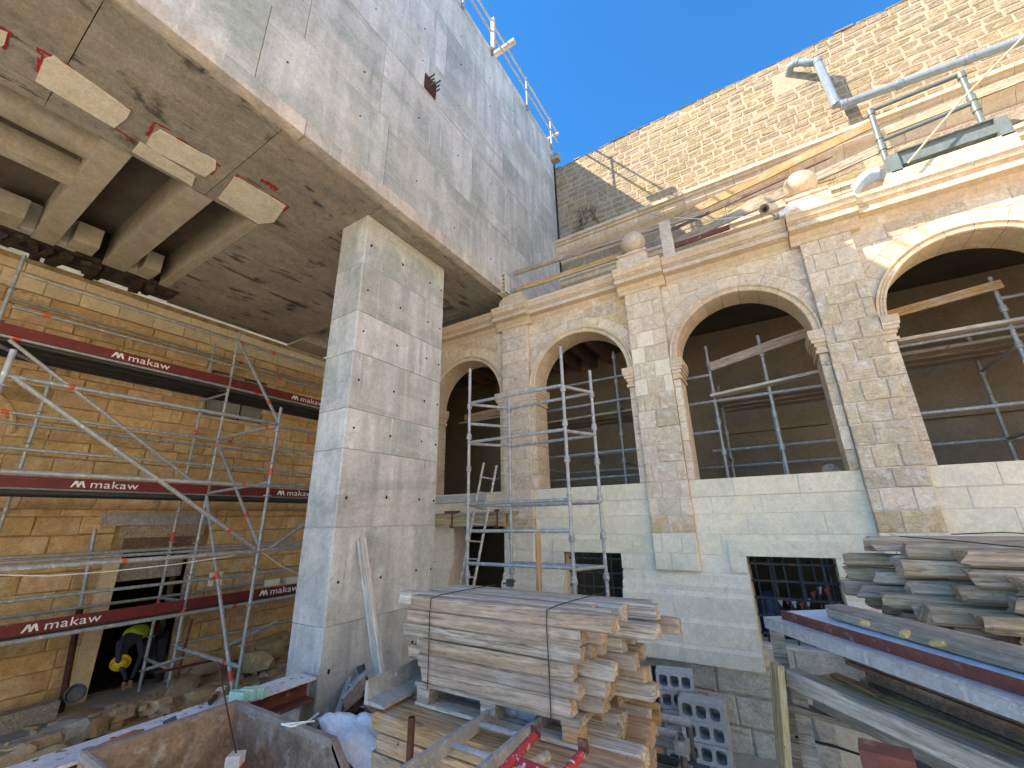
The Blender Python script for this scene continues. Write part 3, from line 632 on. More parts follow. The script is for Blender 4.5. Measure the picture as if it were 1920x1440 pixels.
# roof edge railing
rl = thing('roof_railing', 'makeshift tube railing along the roof edge of the concrete block', 'railing', (XC, 4, ZT))
for y in (1.5, 3.2, 4.75, 5.9, 7.6, 9.1): W(MB().tube((XC+.04, y, ZT-.25), (XC+.04, y, ZT+.98), .028, 8), 'post', M['galv'], rl, True)
for z in (ZT+.50, ZT+.9): W(MB().tube((XC+.03, -1, z), (XC+.03, 9.6, z), .026, 8), 'rail', M['galv'], rl, True)
W(MB().bar((XC-.3, 6.45, ZT+.72), (XC+.35, 6.45, ZT+.72), .12, .09), 'timber', M['wood_pale'], rl)
W(MB().bar((XC+.10, 5.82, ZT-.2), (XC+.10, 5.82, ZT+.9), .05, .10), 'timber', M['wood_pale'], rl)
W(MB().bar((XC-.3, 9.2, ZT+.35), (XC+.25, 9.2, ZT+.35), .06, .06), 'timber', M['wood_pale'], rl)
blk = MB().bar((XC-.5, 9.15, 12.95), (XC+.25, 9.12, 12.95), .2, .22); o = blk.build('timber_end', M['wood_grey']); tag(o, 'grey sawn timber end sticking out where concrete block meets the rear wall', 'timber')
o = MB().box(XC-.05, XC+.02, YE-.01, YF-.01, 6.7, 12.9).build('gap_shade_strip', M['black']); tag(o, 'black vertical strip standing in for the shaded gap between concrete block and rear wall', 'gap shade')  # shade of the open gap, put in as a black strip

# ------------------------------------------------------------------ concrete column
CXL, CXR, CY0, CY1 = -5.04, -4.45, 3.24, 4.97
col = thing('concrete_column', 'tall rectangular concrete column standing in front of the leftmost arch', 'column', ((CXL+CXR)/2, (CY0+CY1)/2, 0))
cz = [-.05, 1.52, 2.55, 3.48, 4.0, 4.78, 5.38, 6.15, ZB-.003]
for k in range(len(cz)-1):
    e = .0035; o = R(-.004, .004)
    z0, z1 = cz[k]+e, cz[k+1]-e; c = .012
    pts = [(CXL-o+c, CY0), (CXR+o-c, CY0-o), (CXR+o, CY0+c), (CXR+o, CY1-c), (CXR+o-c, CY1), (CXL-o+c, CY1), (CXL-o, CY1-c), (CXL-o, CY0+c)]
    W(MB().prism(pts, lambda p: (p[0], p[1], z0), lambda p: (p[0], p[1], z1)), 'pour_lift', M['concrete'], col)
W(MB().box(CXL+.015, CXR-.015, CY0+.015, CY1-.015, 0, ZB-.004), 'column_core', M['concrete'], col)
th = MB()
for z in (.55, 1.1, 1.95, 2.9, 3.75, 4.4, 5.1, 5.75, 6.5):
    for y in (3.36, 3.98, 4.6, 4.9): th.tube((CXR-.02, y+R(-.03, .03), z+R(-.05, .05)), (CXR+.0085, y, z), .014, 8)
W(th, 'tie_holes', M['black'], col, kind='stuff')

# ------------------------------------------------------------------ ochre wall
XO = -9.9
och = thing('ochre_wall', 'old ochre limestone wall under the concrete overhang behind the red boarded scaffold', 'wall', (XO, 3, 0))
fnO = lambda u, v, d: (XO+d, u, v)
door = (3.02, 4.04, -.1, 2.22); w1 = (3.78, 4.95, 4.80, 5.80); hol = (4.40, 4.56, 6.50, 6.64)
cr = MB()
def ob(y0, y1, z0, z1): cr.box(XO-.6, XO-.012, y0, y1, z0, z1)
ob(-4, door[0], 0, w1[2]); ob(door[0], door[1], door[3], w1[2]); ob(door[1], 6.45, 0, w1[2]); ob(-4, w1[0], w1[2], w1[3]); ob(w1[1], 6.45, w1[2], w1[3]); ob(-4, 6.45, w1[3], 6.9)
W(cr, 'wall_core', M['ochre_joint'], och)
lvO = [0, .28, .56, .83, 1.1, 1.38, 1.66, 1.94, 2.22, 2.5, 2.78, 2.9]
lvO2 = [3.18, 3.42, 3.70, 3.97, 4.25, 4.53, 4.80, 5.05, 5.30, 5.55, 5.80, 6.06, 6.32]
H_ = [door, (2.85, 4.32, 2.22, 2.80), w1]
pls = course_stones(-.6, 6.4, lvO, (.5, .85), holes=H_, gap=.012, jit=.008)+course_stones(-.6, 6.4, lvO2, (.45, .8), holes=H_, gap=.012, jit=.008)
pls = [p for p in pls if not (p[0][0] < 1.25 and 3.5 < p[0][1] < 4.6 and p[1][0] < 1.6)] + []
for p in pls: W(stone_mb(p, fnO, R(0, .022), .08, .012, .006), 'stone', M['ochre'], och)
for p in course_stones(-.6, 6.4, [6.32, 6.62], (.4, .6), gap=.008): W(stone_mb(p, fnO, .03, .08, .006), 'top_stone', M['cream_stone'], och)
for p in course_stones(-.6, 6.4, [6.62, 6.78], (.7, 1.0), gap=.006): W(stone_mb(p, fnO, .055, .08, .006), 'top_stone', M['cream_stone'], och)
mpo = [(0, 2.9), (.04, 2.92), (.09, 2.96), (.12, 3.02), (.12, 3.08), (.09, 3.14), (.02, 3.17), (0, 3.18)]
y = -.6
while y < 6.3:
    L = R(.5, .9); W(MB().prism(mpo, lambda p: (XO+p[0], y+.004, p[1]), lambda p: (XO+p[0], min(y+L, 6.4)-.004, p[1])), 'band_moulding', M['ochre'], och, smooth=True); y += L
# round-headed niche at the far left: plain slab and moulded rim
nb = MB(); n = 18
pts = [(.62+.62*math.cos(a), 4.02+.62*math.sin(a)) for a in [math.pi*i/n for i in range(n+1)]]+[(.0, 3.35), (1.24, 3.35)]
W(stone_mb(pts, fnO, .012, .06, .01), 'niche_slab', M['ochre'], och)
W(MB().path([(XO+.03, .62+.68*math.cos(a), 4.02+.68*math.sin(a)) for a in [math.pi*i/n for i in range(n+1)]], .035, 6), 'niche_rim', M['ochre'], och, True)
W(MB().box(XO, XO+.14, -.4, 1.7, 3.36, 3.44).box(XO, XO+.10, -.4, 1.68, 3.29, 3.355), 'niche_sill', M['cream_stone'], och)
# door surround, lintels, dark room behind
W(MB().box(XO-.3, XO+.05, 2.62, 4.36, 2.63, 2.84), 'steel_lintel', M['galv'], och)
W(MB().box(XO-.3, XO+.03, 2.90, 4.22, 2.42, 2.62), 'timber_lintel', M['wood_old'], och)
W(MB().box(XO-.3, XO+.0, 3.0, 4.05, 2.24, 2.41), 'timber_lintel', M['wood_brown'], och)
for y0, y1 in ((2.80, 3.02), (4.04, 4.2)): W(MB().box(XO-.35, XO+.035, y0, y1, 0, 2.22), 'door_jamb', M['cream_stone'] if y0 < 3 else M['wood_old'], och)
W(MB().box(XO-.2, XO-.15, 3.03, 4.03, 1.70, 2.05), 'shutter', M['wood_grey'], och)
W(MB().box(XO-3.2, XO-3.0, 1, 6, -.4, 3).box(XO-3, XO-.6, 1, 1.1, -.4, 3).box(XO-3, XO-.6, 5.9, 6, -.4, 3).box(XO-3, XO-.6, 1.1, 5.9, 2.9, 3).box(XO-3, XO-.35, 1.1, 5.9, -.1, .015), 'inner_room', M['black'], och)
# window with two tilted casements
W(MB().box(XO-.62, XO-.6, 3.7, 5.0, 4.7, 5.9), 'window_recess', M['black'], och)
for (y0, y1, tilt) in ((3.82, 4.42, .14), (4.52, 4.93, -.10)):
    for z0, z1 in ((4.84, 5.28), (5.34, 5.76)):
        f = MB(); x = XO-.06; t = .03
        def P_(y, z, o=0): return (x+o+tilt*(y-y0), y, z)
        f.bar(P_(y0, z0), P_(y1, z0), .035, t).bar(P_(y0, z1), P_(y1, z1), .035, t).bar(P_(y0, z0), P_(y0, z1), t, .035).bar(P_(y1, z0), P_(y1, z1), t, .035)
        fo = W(f, 'window', M['wood_grey'], och)
        gl = MB().add([P_(y0, z0), P_(y1, z0), P_(y1, z1), P_(y0, z1), P_(y0, z0, -.006), P_(y1, z0, -.006), P_(y1, z1, -.006), P_(y0, z1, -.006)], [(0, 1, 2, 3), (7, 6, 5, 4), (0, 4, 5, 1), (1, 5, 6, 2), (2, 6, 7, 3), (3, 7, 4, 0)]).build('pane', M['glass'])
        gl.parent = fo
W(MB().box(XO-.1, XO+.06, 3.7, 5.02, 4.73, 4.795), 'window_sill', M['cream_stone'], och)
W(MB().box(XO-.02, XO+.026, hol[0], hol[1], hol[2], hol[3]), 'vent_hole', M['black'], och)
# ================================================================== scaffolds
def T(par, p0, p1, r=.024, name='ledger', m='galv', n=10, hollow=False): return W(MB().tube(p0, p1, r, n, hollow=hollow), name, M[m], par, True)
def band(par_obj, p0, p1, t0, t1, r=.0265, m='red_band'):
    p0 = Vector(p0); p1 = Vector(p1); o = MB().tube(p0.lerp(p1, t0), p0.lerp(p1, t1), r, 10).build('paint_band', M[m], None, True); o.parent = par_obj; o.matrix_parent_inverse = par_obj.matrix_parent_inverse.copy()
    o.matrix_parent_inverse = Matrix.Identity(4); return o
RO_ME = MB().lathe((0, 0, 0), [(.024, -.012), (.058, -.006), (.060, .004), (.024, .012)], 12).mesh('rosette', M['galv'])
CUP_ME = MB().lathe((0, 0, 0), [(.0235, -.045), (.036, -.04), (.044, -.005), (.044, .0), (.036, .012), (.040, .03), (.036, .05), (.0235, .055)], 12).mesh('cup', M['galv'], True)
def standard(par, x, y, z0, z1, r=.024, step=.5, off=.12, rosette=True, name='standard', m='galv'):
    s = T(par, (x, y, z0), (x, y, z1), r, name, m)
    if rosette:
        z = z0+off
        while z < z1-.05:
            o = bpy.data.objects.new('rosette', RO_ME); COL.objects.link(o); o.parent = s; o.location = (x, y, z); z += step
    return s
sc = thing('scaffold', 'tube scaffold with maroon lettered toe boards in front of the ochre wall', 'scaffold', (-8.6, 3.6, 0))
XA, XB, XD = -6.65, -8.6, -9.5
A = lambda px, py: at(px, py, 'x', XA)
B = lambda px, py: at(px, py, 'x', XB)
D = lambda px, py: at(px, py, 'x', XD)
# row A (near)
a1 = A(485, 1030); a0 = A(15, 700)
sA1 = standard(sc, XA, a1.y, 0.0, A(530, 765).z, off=.02)
band(sA1, (XA, a1.y, 0), (XA, a1.y, 4), .0+A(511, 885).z/4-.012, A(511, 885).z/4+.012)
sA0 = standard(sc, XA, a0.y-.02, 0.0, A(22, 655).z, r=.027, off=.02)
# row B, D standards
b1 = B(410, 820); d1 = D(338, 942)
sB1 = standard(sc, XB, b1.y, 0.02, B(455, 625).z, off=.3)
for zz in (1.25, 3.15, 4.0): band(sB1, (XB, b1.y, 0), (XB, b1.y, 5), zz/5-.008, zz/5+.008)
sD1 = standard(sc, XD, d1.y, 0.03, D(405, 645).z, off=.3)
for zz in (1.35, 2.4, 4.3): band(sD1, (XD, d1.y, 0), (XD, d1.y, 5), zz/5-.012, zz/5+.02)
b0 = B(38, 500); sB0 = standard(sc, XB, b0.y, 0.02, B(50, 480).z, off=.3)
d0 = D(75, 770); sD0 = standard(sc, XD, d0.y, 0.03, D(103, 690).z+.2, off=.3)
sA2 = standard(sc, XB, B(640, 800).y+.6, 0.02, 6.0, off=.3)
sD2 = standard(sc, XD, B(640, 800).y+.6, 0.02, 6.0, off=.3)
def L(pl, p, q, r=.024, name='ledger', bands=(), ext=0, z=None):
    a = pl(*p); b_ = pl(*q)
    if name == 'ledger': a.z = b_.z = (a.z+b_.z)/2
    if ext: b_ = b_+(b_-a).normalized()*ext; 
    o = T(sc, a, b_, r, name)
    for t in bands: band(o, a, b_, t-.008, t+.008, r+.0025)
    return o
yR = 6.25
# near ledgers (row A)
L(A, (15, 700), (520, 798), bands=(.17,), r=.027); L(A, (520, 798), (600, 815), bands=(.35,))
L(A, (0, 885), (505, 910), bands=(.86,), r=.027); L(A, (505, 910), (590, 916))
L(A, (0, 1071), (485, 1032), bands=(.38,), r=.027); L(A, (485, 1032), (570, 1026))
L(A, (22, 705), (478, 1028), name='brace', bands=(.86,), r=.027)
L(A, (503, 1030), (570, 983), name='brace')
# row B ledgers and rails
L(B, (43, 513), (607, 693), bands=(.62, .75)); L(B, (23, 573), (607, 733), bands=(.07, .78))
L(B, (-30, 620), (597, 765), bands=(.06, .72))
L(B, (0, 767), (600, 852), bands=(.01, .6)); L(B, (0, 837), (590, 890))
L(B, (0, 912), (580, 934)); L(B, (0, 1051), (560, 1024), r=.024); L(B, (0, 1129), (556, 1067), bands=(.62,))
L(B, (0, 1205), (556, 1118), r=.03, bands=(.7,)); L(B, (330, 1213), (560, 1158))
L(B, (17, 637), (395, 928), name='brace', r=.026)
# row D rails
L(D, (23, 558), (603, 723), bands=(.63,)); L(D, (0, 792), (590, 860)); L(D, (0, 1040), (560, 1020))
L(D, (0, 1160), (556, 1085))
# ties between the rows
def X(p, q, r=.024, name='transom', bands=()):
    o = T(sc, p, q, r, name)
    for t in bands: band(o, p, q, t-.02, t+.02, r+.0025)
X((XB, b1.y, B(405, 822).z), (XA, a1.y, A(518, 797).z), bands=(.85,)); X((XB, b1.y, B(455, 640).z), (XA, a1.y, A(520, 792).z), name='brace', bands=(.8,))
X((XB, b1.y, B(408, 830).z), (XA, a1.y, a1.z+.04), name='brace', bands=(.75,))
X((XB, b1.y, B(393, 925).z), (XA, a1.y, A(508, 905).z)); X((XB, b1.y, B(393, 932).z), (XA, a1.y, .35), name='brace', bands=(.45, .9))
X((XB, b1.y, B(332, 1213).z), (XA, a1.y, A(443, 1252).z), bands=(.8,), r=.027)
X((XD, d1.y, .5), (XB, b1.y, .45)); X((XD, d1.y, D(380, 735).z), (XB, b1.y, B(430, 730).z), r=.024)
for zz in (1.42, 3.26, 5.0): X((XD, d0.y, zz), (XB, b0.y, zz)); X((XD, d1.y, zz), (XB, b1.y, zz))
# decks (steel planks seen from below) and toe boards with lettering
decks = [(B(300, 700).z, 5.0), ]
zd1 = B(13, 630).z-.03; zd2 = B(300, 922).z-.05; zd3 = B(0, 1190).z-.08
for zd in (zd1, zd2, zd3):
    for i, (x0, x1) in enumerate(((XB-.03, XB-.33), (XB-.35, XB-.65))):
        for y0, y1 in ((-2.0, b1.y-.03), (b1.y+.03, yR)):
            b = MB().box(x1, x0, y0, y1, zd+.02, zd+.03).box(x1, x1+.015, y0, y1, zd-.04, zd+.02).box(x0-.015, x0, y0, y1, zd-.04, zd+.02).box((x0+x1)/2-.01, (x0+x1)/2+.01, y0, y1, zd-.02, zd+.02)
            W(b, 'deck_plank', M['deck_dark'], sc)
    b = MB(); x1, x0 = XD+.02, XB-.67; y = -2.0
    while y < yR-.2:                                             # perforated plank: light shows through its slots
        s = .22; b.box(x1, x0, y, y+s-.09, zd+.01, zd+.03); y += s
    b.box(x1, x1+.08, -2, yR, zd+.008, zd+.028).box(x0-.10, x0, -2, yR, zd+.008, zd+.028).box(x1, x1+.01, -2, yR, zd-.04, zd+.007)
    W(b, 'perforated_plank', M['deck_dark'], sc)
def text_mesh(s, size):
    c = bpy.data.curves.new('t', 'FONT'); c.body = s; c.size = size; c.extrude = .001; c.space_character = 1.05
    o = bpy.data.objects.new('t', c); COL.objects.link(o); dg = bpy.context.evaluated_depsgraph_get(); me = bpy.data.meshes.new_from_object(o.evaluated_get(dg)); bpy.data.objects.remove(o); return me
tm = text_mesh('makaw', .155)
def logo(par, x, y, z, h=.1, lean=0.0):
    """white chevron mark and word on the board face that looks along +x"""
    vs = [v.co.copy() for v in tm.vertices]; b = MB(); k = 1.25
    b.add([(x+.004+v.z, y+.20+v.x*k, z+v.y) for v in vs], [tuple(p.vertices) for p in tm.polygons])
    s = h; 
    def poly(pts): b.prism([(y+u*s, z+v*s) for u, v in pts], lambda p: (x+.003, p[0], p[1]), lambda p: (x+.006, p[0], p[1]))
    poly([(0, 0), (.22, 0), (.60, .62), (.60, 1.0), (.42, 1.0)]); poly([(.60, .62), (.80, 0), (1.0, 0), (.78, 1.0), (.605, 1.0)])
    poly([(.86, .35), (1.05, .0), (1.22, .62), (1.22, 1.0), (1.02, .9)]); poly([(1.225, .62), (1.52, 0), (1.78, 0), (1.42, 1.0), (1.225, 1.0)])
    W(b, 'lettering', M['white_print'], par)
for (zz0, zz1, words, spl) in ((B(13, 630).z+.01, B(13, 612).z+.03, ((205, 672), (543, 750)), b1.y), (B(300, 920).z-.03, B(300, 895).z, ((133, 899), (517, 921)), b1.y), (B(0, 1200).z+.02, B(0, 1172).z, ((38, 1180), (483, 1113)), b1.y)):
    hh = .15; zc = zz0
    for y0, y1 in ((-1.5, b1.y-.035), (b1.y+.02, yR)):
        W(MB().box(XB+.03, XB+.055, y0, y1, zc, zc+hh), 'toe_board', M['maroon'], sc)
    for px, py in words:
        p = B(px, py); logo(sc, XB+.055, p.y, zc+.028, .09)
# rusty prop leaning beside the door
pr = thing('steel_prop', 'rusty steel prop standing beside the doorway of the ochre wall', 'prop', (-9.55, at(112, 1340, 'x', -9.55).y, 0))
q0 = at(112, 1340, 'x', -9.55); q1 = at(178, 992, 'x', -9.6); q0.z = .02
W(MB().tube(q0, q0.lerp(q1, .55), .042, 12), 'outer_tube', M['rust'], pr, True); W(MB().tube(q0.lerp(q1, .55), q1, .030, 12), 'inner_tube', M['galv'], pr, True)
W(MB().cbox(q0, .16, .16, .012), 'foot_plate', M['rust'], pr)
# thin white cable slung across the scaffold
pts = [A(0, 1078), A(90, 1080), A(200, 1072), A(330, 1058), A(430, 1043), A(484, 1030), A(500, 1042), A(528, 1062), A(556, 1075), A(600, 1082)]
tag(MB().path(pts, .006, 6).build('cable', M['white_cable']), 'thin white cable slung across the scaffold in front of the ochre wall', 'cable')

# ------------------------------------------------------------------ free-standing cup-lock tower in the yard
YT0, YT1 = 5.2, 5.85
tw = thing('tower_scaffold', 'galvanised cup lock tube tower standing before the two leftmost arches', 'scaffold', (-3.1, 5.5, 0))
def cuplock(par, x, y, z0, z1, cups, r=.024):
    s = T(par, (x, y, z0), (x, y, z1), r, 'standard')
    for z in cups:
        if z0+.05 < z < z1-.02: o = bpy.data.objects.new('cup', CUP_ME); COL.objects.link(o); o.parent = s; o.location = (x, y, z)
    return s
def TT(y, px, py): return at(px, py, 'y', y)
# measured on four slightly different depths
f0 = TT(5.2, 878, 940); f1 = TT(5.2, 1068, 940)
k0 = (-3.62, 5.78); k1 = (-2.09, 5.72)
SP = [(f0.x, 5.2, TT(5.2, 887, 690).z), (f1.x, 5.2, TT(5.2, 1050, 650).z), (k0[0], k0[1], at(952, 730, 'y', 5.78).z), (at(1118, 850, 'y', 5.72).x, 5.72, at(1105, 695, 'y', 5.72).z)]
cz_ = [TT(5.2, 882, 758).z, TT(5.2, 880, 828).z, TT(5.2, 878, 940).z, TT(5.2, 875, 998).z, TT(5.2, 872, 1068).z]
zz = [4.46, 3.98, 3.48, 2.9, 2.38, 1.9, 1.4, .9, .4]
zz = sorted(set([round(TT(5.2, 1058, 725).z, 3)+k*(-.5) for k in range(9)]))
for (x, y, z1) in SP: cuplock(tw, x, y, .02, z1, [z-.03 for z in zz])
def lf(a, b_, z, ra=.024): T(tw, (SP[a][0], SP[a][1], z), (SP[b_][0], SP[b_][1], z), ra, 'ledger')
zf = [TT(5.2, 1055, 722).z, TT(5.2, 1060, 805).z, TT(5.2, 1067, 937).z, TT(5.2, 1070, 995).z, TT(5.2, 1073, 1065).z]
for z in zf: lf(0, 1, z)
for z in (zf[0], zf[1], zf[2], zf[4]): lf(2, 3, z-.03)
for z in (zf[0], (zf[0]+zf[1])/2, zf[1], zf[2]): lf(0, 2, z-.02)
for z in (zf[0], zf[1], zf[2], zf[4]): lf(1, 3, z-.02)
cl = W(MB().cbox((k0[0], k0[1]-.05, zf[4]-.3), .09, .08, .10).tube((k0[0]-.12, k0[1]-.05, zf[4]-.32), (k0[0]+.1, k0[1]-.06, zf[4]-.27), .012, 6), 'loose_coupler', M['galv_dark'], tw)

# ------------------------------------------------------------------ scaffolds inside the gallery
def gallery(label, xs, y0, y1, zfl, ztop, ledg, grp='tube scaffolds inside the arcade gallery'):
    g = thing('gallery_scaffold', label, 'scaffold', (sum(xs)/len(xs), (y0+y1)/2, zfl), grp)
    zs = [zfl+.15+.5*i for i in range(7)]
    for x in xs:
        for y in (y0, y1): cuplock(g, x, y, zfl+.01, ztop if y == y0 else ztop-.4, zs)
    for z, row, x0, x1 in ledg: T(g, (x0, y0 if row == 0 else y1, z), (x1, y0 if row == 0 else y1, z), .024, 'ledger')
    for x in xs:
        for z in (zs[1], zs[3]): T(g, (x, y0, z), (x, y1, z), .024, 'transom')
    return g
Yg = 7.4; Yb = 8.6; ZFL = 2.9
G3 = gallery('tube scaffold with planks seen through the third arch', (-.62, .17), Yg, Yb, ZFL, 5.38, [(4.86, 0, -1.1, -.62), (4.40, 0, -1.2, 1.2), (3.9, 0, -1.1, -.62), (3.75, 1, -.9, 1.6), (3.45, 1, -1.2, 1.6), (3.2, 1, -1.2, -.2)])
G2 = gallery('tube scaffold seen through the second arch behind the yard tower', (-3.9, -2.23), Yg, Yb, ZFL, 5.66, [(5.15, 0, -3.9, -1.9), (4.69, 0, -3.9, -1.9), (3.75, 0, -3.9, -1.9), (3.3, 0, -3.9, -1.9), (3.9, 1, -3.9, -1.8), (3.55, 1, -3.9, -1.8)])
G4 = gallery('tube scaffold with a fresh plank seen through the fourth arch at the right', (2.87, 4.6), Yg, Yb, ZFL, 5.52, [(5.2, 0, 2.87, 4.8), (4.79, 0, 1.5, 4.8), (3.83, 0, 1.5, 4.8), (4.79, 1, 1.5, 4.8), (3.55, 1, 1.5, 4.8)])
G1 = gallery('tube scaffold seen in the dark of the leftmost arch', (-4.75,), Yg, Yb, ZFL, 5.3, [(4.75, 0, -6, -4.4), (3.55, 1, -6, -4.4)])
def plank(name, label, p0, p1, w, h, m, group=None, up=(0, 0, 1), cat='plank'):
    """sawn board as a thing of its own with its origin at one end and its grain along local x"""
    p0 = Vector(p0); p1 = Vector(p1); d = (p1-p0); L_ = d.length; d.normalize(); u = Vector(up); s = u.cross(d).normalized(); u = d.cross(s)
    n = 6; vs = []; c = min(w, h)*.12
    ph = R(0, 9)
    for i in range(n+1):
        t = L_*i/n; bow = math.sin(math.pi*i/n)*R(-.004, .004); q = .97 if i in (0, n) else 1
        ring = [(-w/2+c, -h/2), (w/2-c, -h/2), (w/2, -h/2+c), (w/2, h/2-c), (w/2-c, h/2), (-w/2+c, h/2), (-w/2, h/2-c), (-w/2, -h/2+c)]
        vs += [(t+(R(-.006, .006) if i in (0, n) else 0), (y_+R(-.0012, .0012))*q+bow, (z_+R(-.0012, .0012))*q) for y_, z_ in ring]
    fs = [(i*8+k, i*8+(k+1) % 8, (i+1)*8+(k+1) % 8, (i+1)*8+k) for i in range(n) for k in range(8)]+[tuple(range(7, -1, -1)), tuple(range(n*8, n*8+8))]
    o = MB().add(vs, fs).build(name, M[m]); o.matrix_world = Matrix(((d.x, s.x, u.x, p0.x), (d.y, s.y, u.y, p0.y), (d.z, s.z, u.z, p0.z), (0, 0, 0, 1)))
    return tag(o, label, cat, group)
GP = 'scaffold planks in the arcade gallery'
plank('plank', 'pinkish plank fixed high across the third arch opening', (-.60, Yg-.045, 4.98), (1.25, Yg-.045, 5.33), .035, .15, 'wood_old', GP)
plank('plank', 'pale plank resting on the tube in the middle of the third arch', (-.66, Yg-.06, 4.42+.05), (1.3, Yg-.06, 4.62), .2, .045, 'wood_pale', GP)
plank('plank', 'orange fresh sawn plank across the fourth arch tied to the tube', (1.3, Yg-.045, 5.22), (2.93, Yg-.045, 5.38), .035, .12, 'wood_fresh', GP)
plank('plank', 'grey plank lying on the tube in the middle of the fourth arch', (1.4, Yg-.03, 4.85), (4.8, Yg-.03, 4.85), .2, .045, 'wood_pale', GP)
plank('plank', 'orange beam deep inside the leftmost arch', (-6.0, 7.6, 4.9), (-4.0, 7.6, 4.95), .06, .18, 'wood_fresh', GP)
labs = ['deck board of the gallery scaffold nearest the third arch', 'deck board of the gallery scaffold second behind the third arch', 'deck board of the gallery scaffold deepest behind the third arch', 'deck board of the gallery scaffold nearest the second arch', 'deck board of the gallery scaffold second behind the second arch', 'deck board of the gallery scaffold deepest behind the second arch', 'deck board of the gallery scaffold nearest the fourth arch', 'deck board of the gallery scaffold second behind the fourth arch', 'deck board of the gallery scaffold deepest behind the fourth arch']
k = 0
for xa, xb, z in ((-.55, 1.25, 4.42), (-4.0, -1.5, 4.5), (1.55, 4.8, 4.72)):
    for i in range(3): plank('plank', labs[k], (xa, Yg+.28+.34*i, z+.005*i), (xb, Yg+.28+.34*i, z+.01), .26, .045, 'wood_old' if i % 2 else 'wood_grey', GP); k += 1
# rounded rubbish heap / dark screen deep in the leftmost arch, ladder and platform in the side opening
lad = thing('timber_ladder', 'old wooden pole ladder leaning up through the opening beside the column', 'ladder', (-4.3, 5.7, 0))
l0 = at(862, 1098, 'y', 5.75); l1 = at(907, 868, 'y', 6.35); r0 = at(888, 1098, 'y', 5.75); r1 = at(931, 873, 'y', 6.35)
W(MB().tube(l0, l1, .022, 8), 'stile', M['wood_pale'], lad, True); W(MB().tube(r0, r1, .022, 8), 'stile', M['wood_pale'], lad, True)
for i in range(7):
    t = .06+.135*i; W(MB().tube(l0.lerp(l1, t), r0.lerp(r1, t), .014, 8), 'rung', M['wood_pale'], lad, True)
plat = thing('site_platform', 'timber platform on clamped beams filling the opening under the leftmost arch', 'platform', (-5, 6.3, 2.5))
W(MB().box(-6.3, -4.6, YA-.10, YA+.55, 2.93, 3.06), 'slab', M['block_grey'], plat)
W(MB().box(-6.3, -4.05, YA-.25, YA-.19, 2.50, 2.70), 'edge_beam', M['wood_yellow'], plat)
W(MB().box(-6.3, -3.85, YA-.26, YA+.5, 2.705, 2.74), 'deck_board', M['wood_old'], plat)
for x in (-5.2, -4.2):
    W(MB().cbox((x, YA-.24, 2.50), .05, .09, .05).cbox((x, YA-.24, 2.75), .3 if x < -5 else .06, .09, .05).bar((x+.02, YA-.27, 2.48), (x+.02, YA-.27, 2.78), .02, .02), 'red_clamp', M['dusty_red'], plat)
# ================================================================== centre: strapped timber stack on a pallet
ordn = ['first', 'second', 'third', 'fourth', 'fifth', 'sixth', 'seventh', 'eighth']
def old_beam(name, label, p0, p1, w, h, m, group=None, rag=.012, cat='timber', n=7):
    """worn timber: slightly bowed, rounded and ragged at its ends"""
    p0 = Vector(p0); p1 = Vector(p1); d = p1-p0; L_ = d.length; d.normalize(); u0 = Vector((0, 0, 1)); s = u0.cross(d).normalized(); u = d.cross(s)
    vs = []; c = min(w, h)*(R(.07, .13) if rag < .035 else R(.12, .26)); bw = R(-.008, .008); bh = R(-.005, .005); tq = .02/L_; ts = [0, tq]+[i/n for i in range(1, n)]+[1-tq, 1]
    for i, t in enumerate(ts):
        e = t in (0, 1); q = R(.92, .985) if e else 1
        ring = [(-w/2+c, -h/2), (w/2-c, -h/2), (w/2, -h/2+c), (w/2, h/2-c), (w/2-c, h/2), (-w/2+c, h/2), (-w/2, h/2-c), (-w/2, -h/2+c)]
        ob_ = (math.sin(math.pi*t)*bw, math.sin(math.pi*t)*bh)
        vs += [(L_*t+(R(-rag, rag) if e else 0), (y_+R(-.0018, .0018))*q+ob_[0], (z_+R(-.0018, .0018))*q+ob_[1]) for y_, z_ in ring]
    k = len(ts)
    fs = [(i*8+q, i*8+(q+1) % 8, (i+1)*8+(q+1) % 8, (i+1)*8+q) for i in range(k-1) for q in range(8)]+[tuple(range(7, -1, -1)), tuple(range((k-1)*8, k*8))]
    o = MB().add(vs, fs).build(name, M[m]); o.matrix_world = Matrix(((d.x, s.x, u.x, p0.x), (d.y, s.y, u.y, p0.y), (d.z, s.z, u.z, p0.z), (0, 0, 0, 1)))
    return tag(o, label, cat, group)
random.seed(5)
def rock(c, s, m='rock', seed=0):
    bm = bmesh.new(); bmesh.ops.create_icosphere(bm, subdivisions=2, radius=1)
    for v in bm.verts:
        n_ = noise.noise(v.co*1.1+Vector((seed*3.7, seed, 0))); v.co = Vector([math.copysign(abs(k)**.55, k) for k in v.co])*(1+.35*n_)
        v.co = Vector((v.co.x*s[0], v.co.y*s[1], v.co.z*s[2]))
    me = bpy.data.meshes.new('rock'); bm.to_mesh(me); bm.free(); me.materials.append(M[m]); o = bpy.data.objects.new('stone_block', me); COL.objects.link(o); o.location = c; o.rotation_euler = (R(-.3, .3), R(-.3, .3), R(0, 6)); return o
GS = 'old timbers strapped in a stack on the pallet'
fx = [(-2.50, -.93), (-2.53, -1.14), (-2.56, -1.15), (-2.38, -1.20), (-2.40, -1.17), (-2.37, -1.22)]
rowname = ['top', 'second', 'third', 'fourth', 'fifth', 'bottom']
fm = ['wood_old', 'wood_old', 'wood_grey', 'wood_old', 'wood_old', 'wood_old']
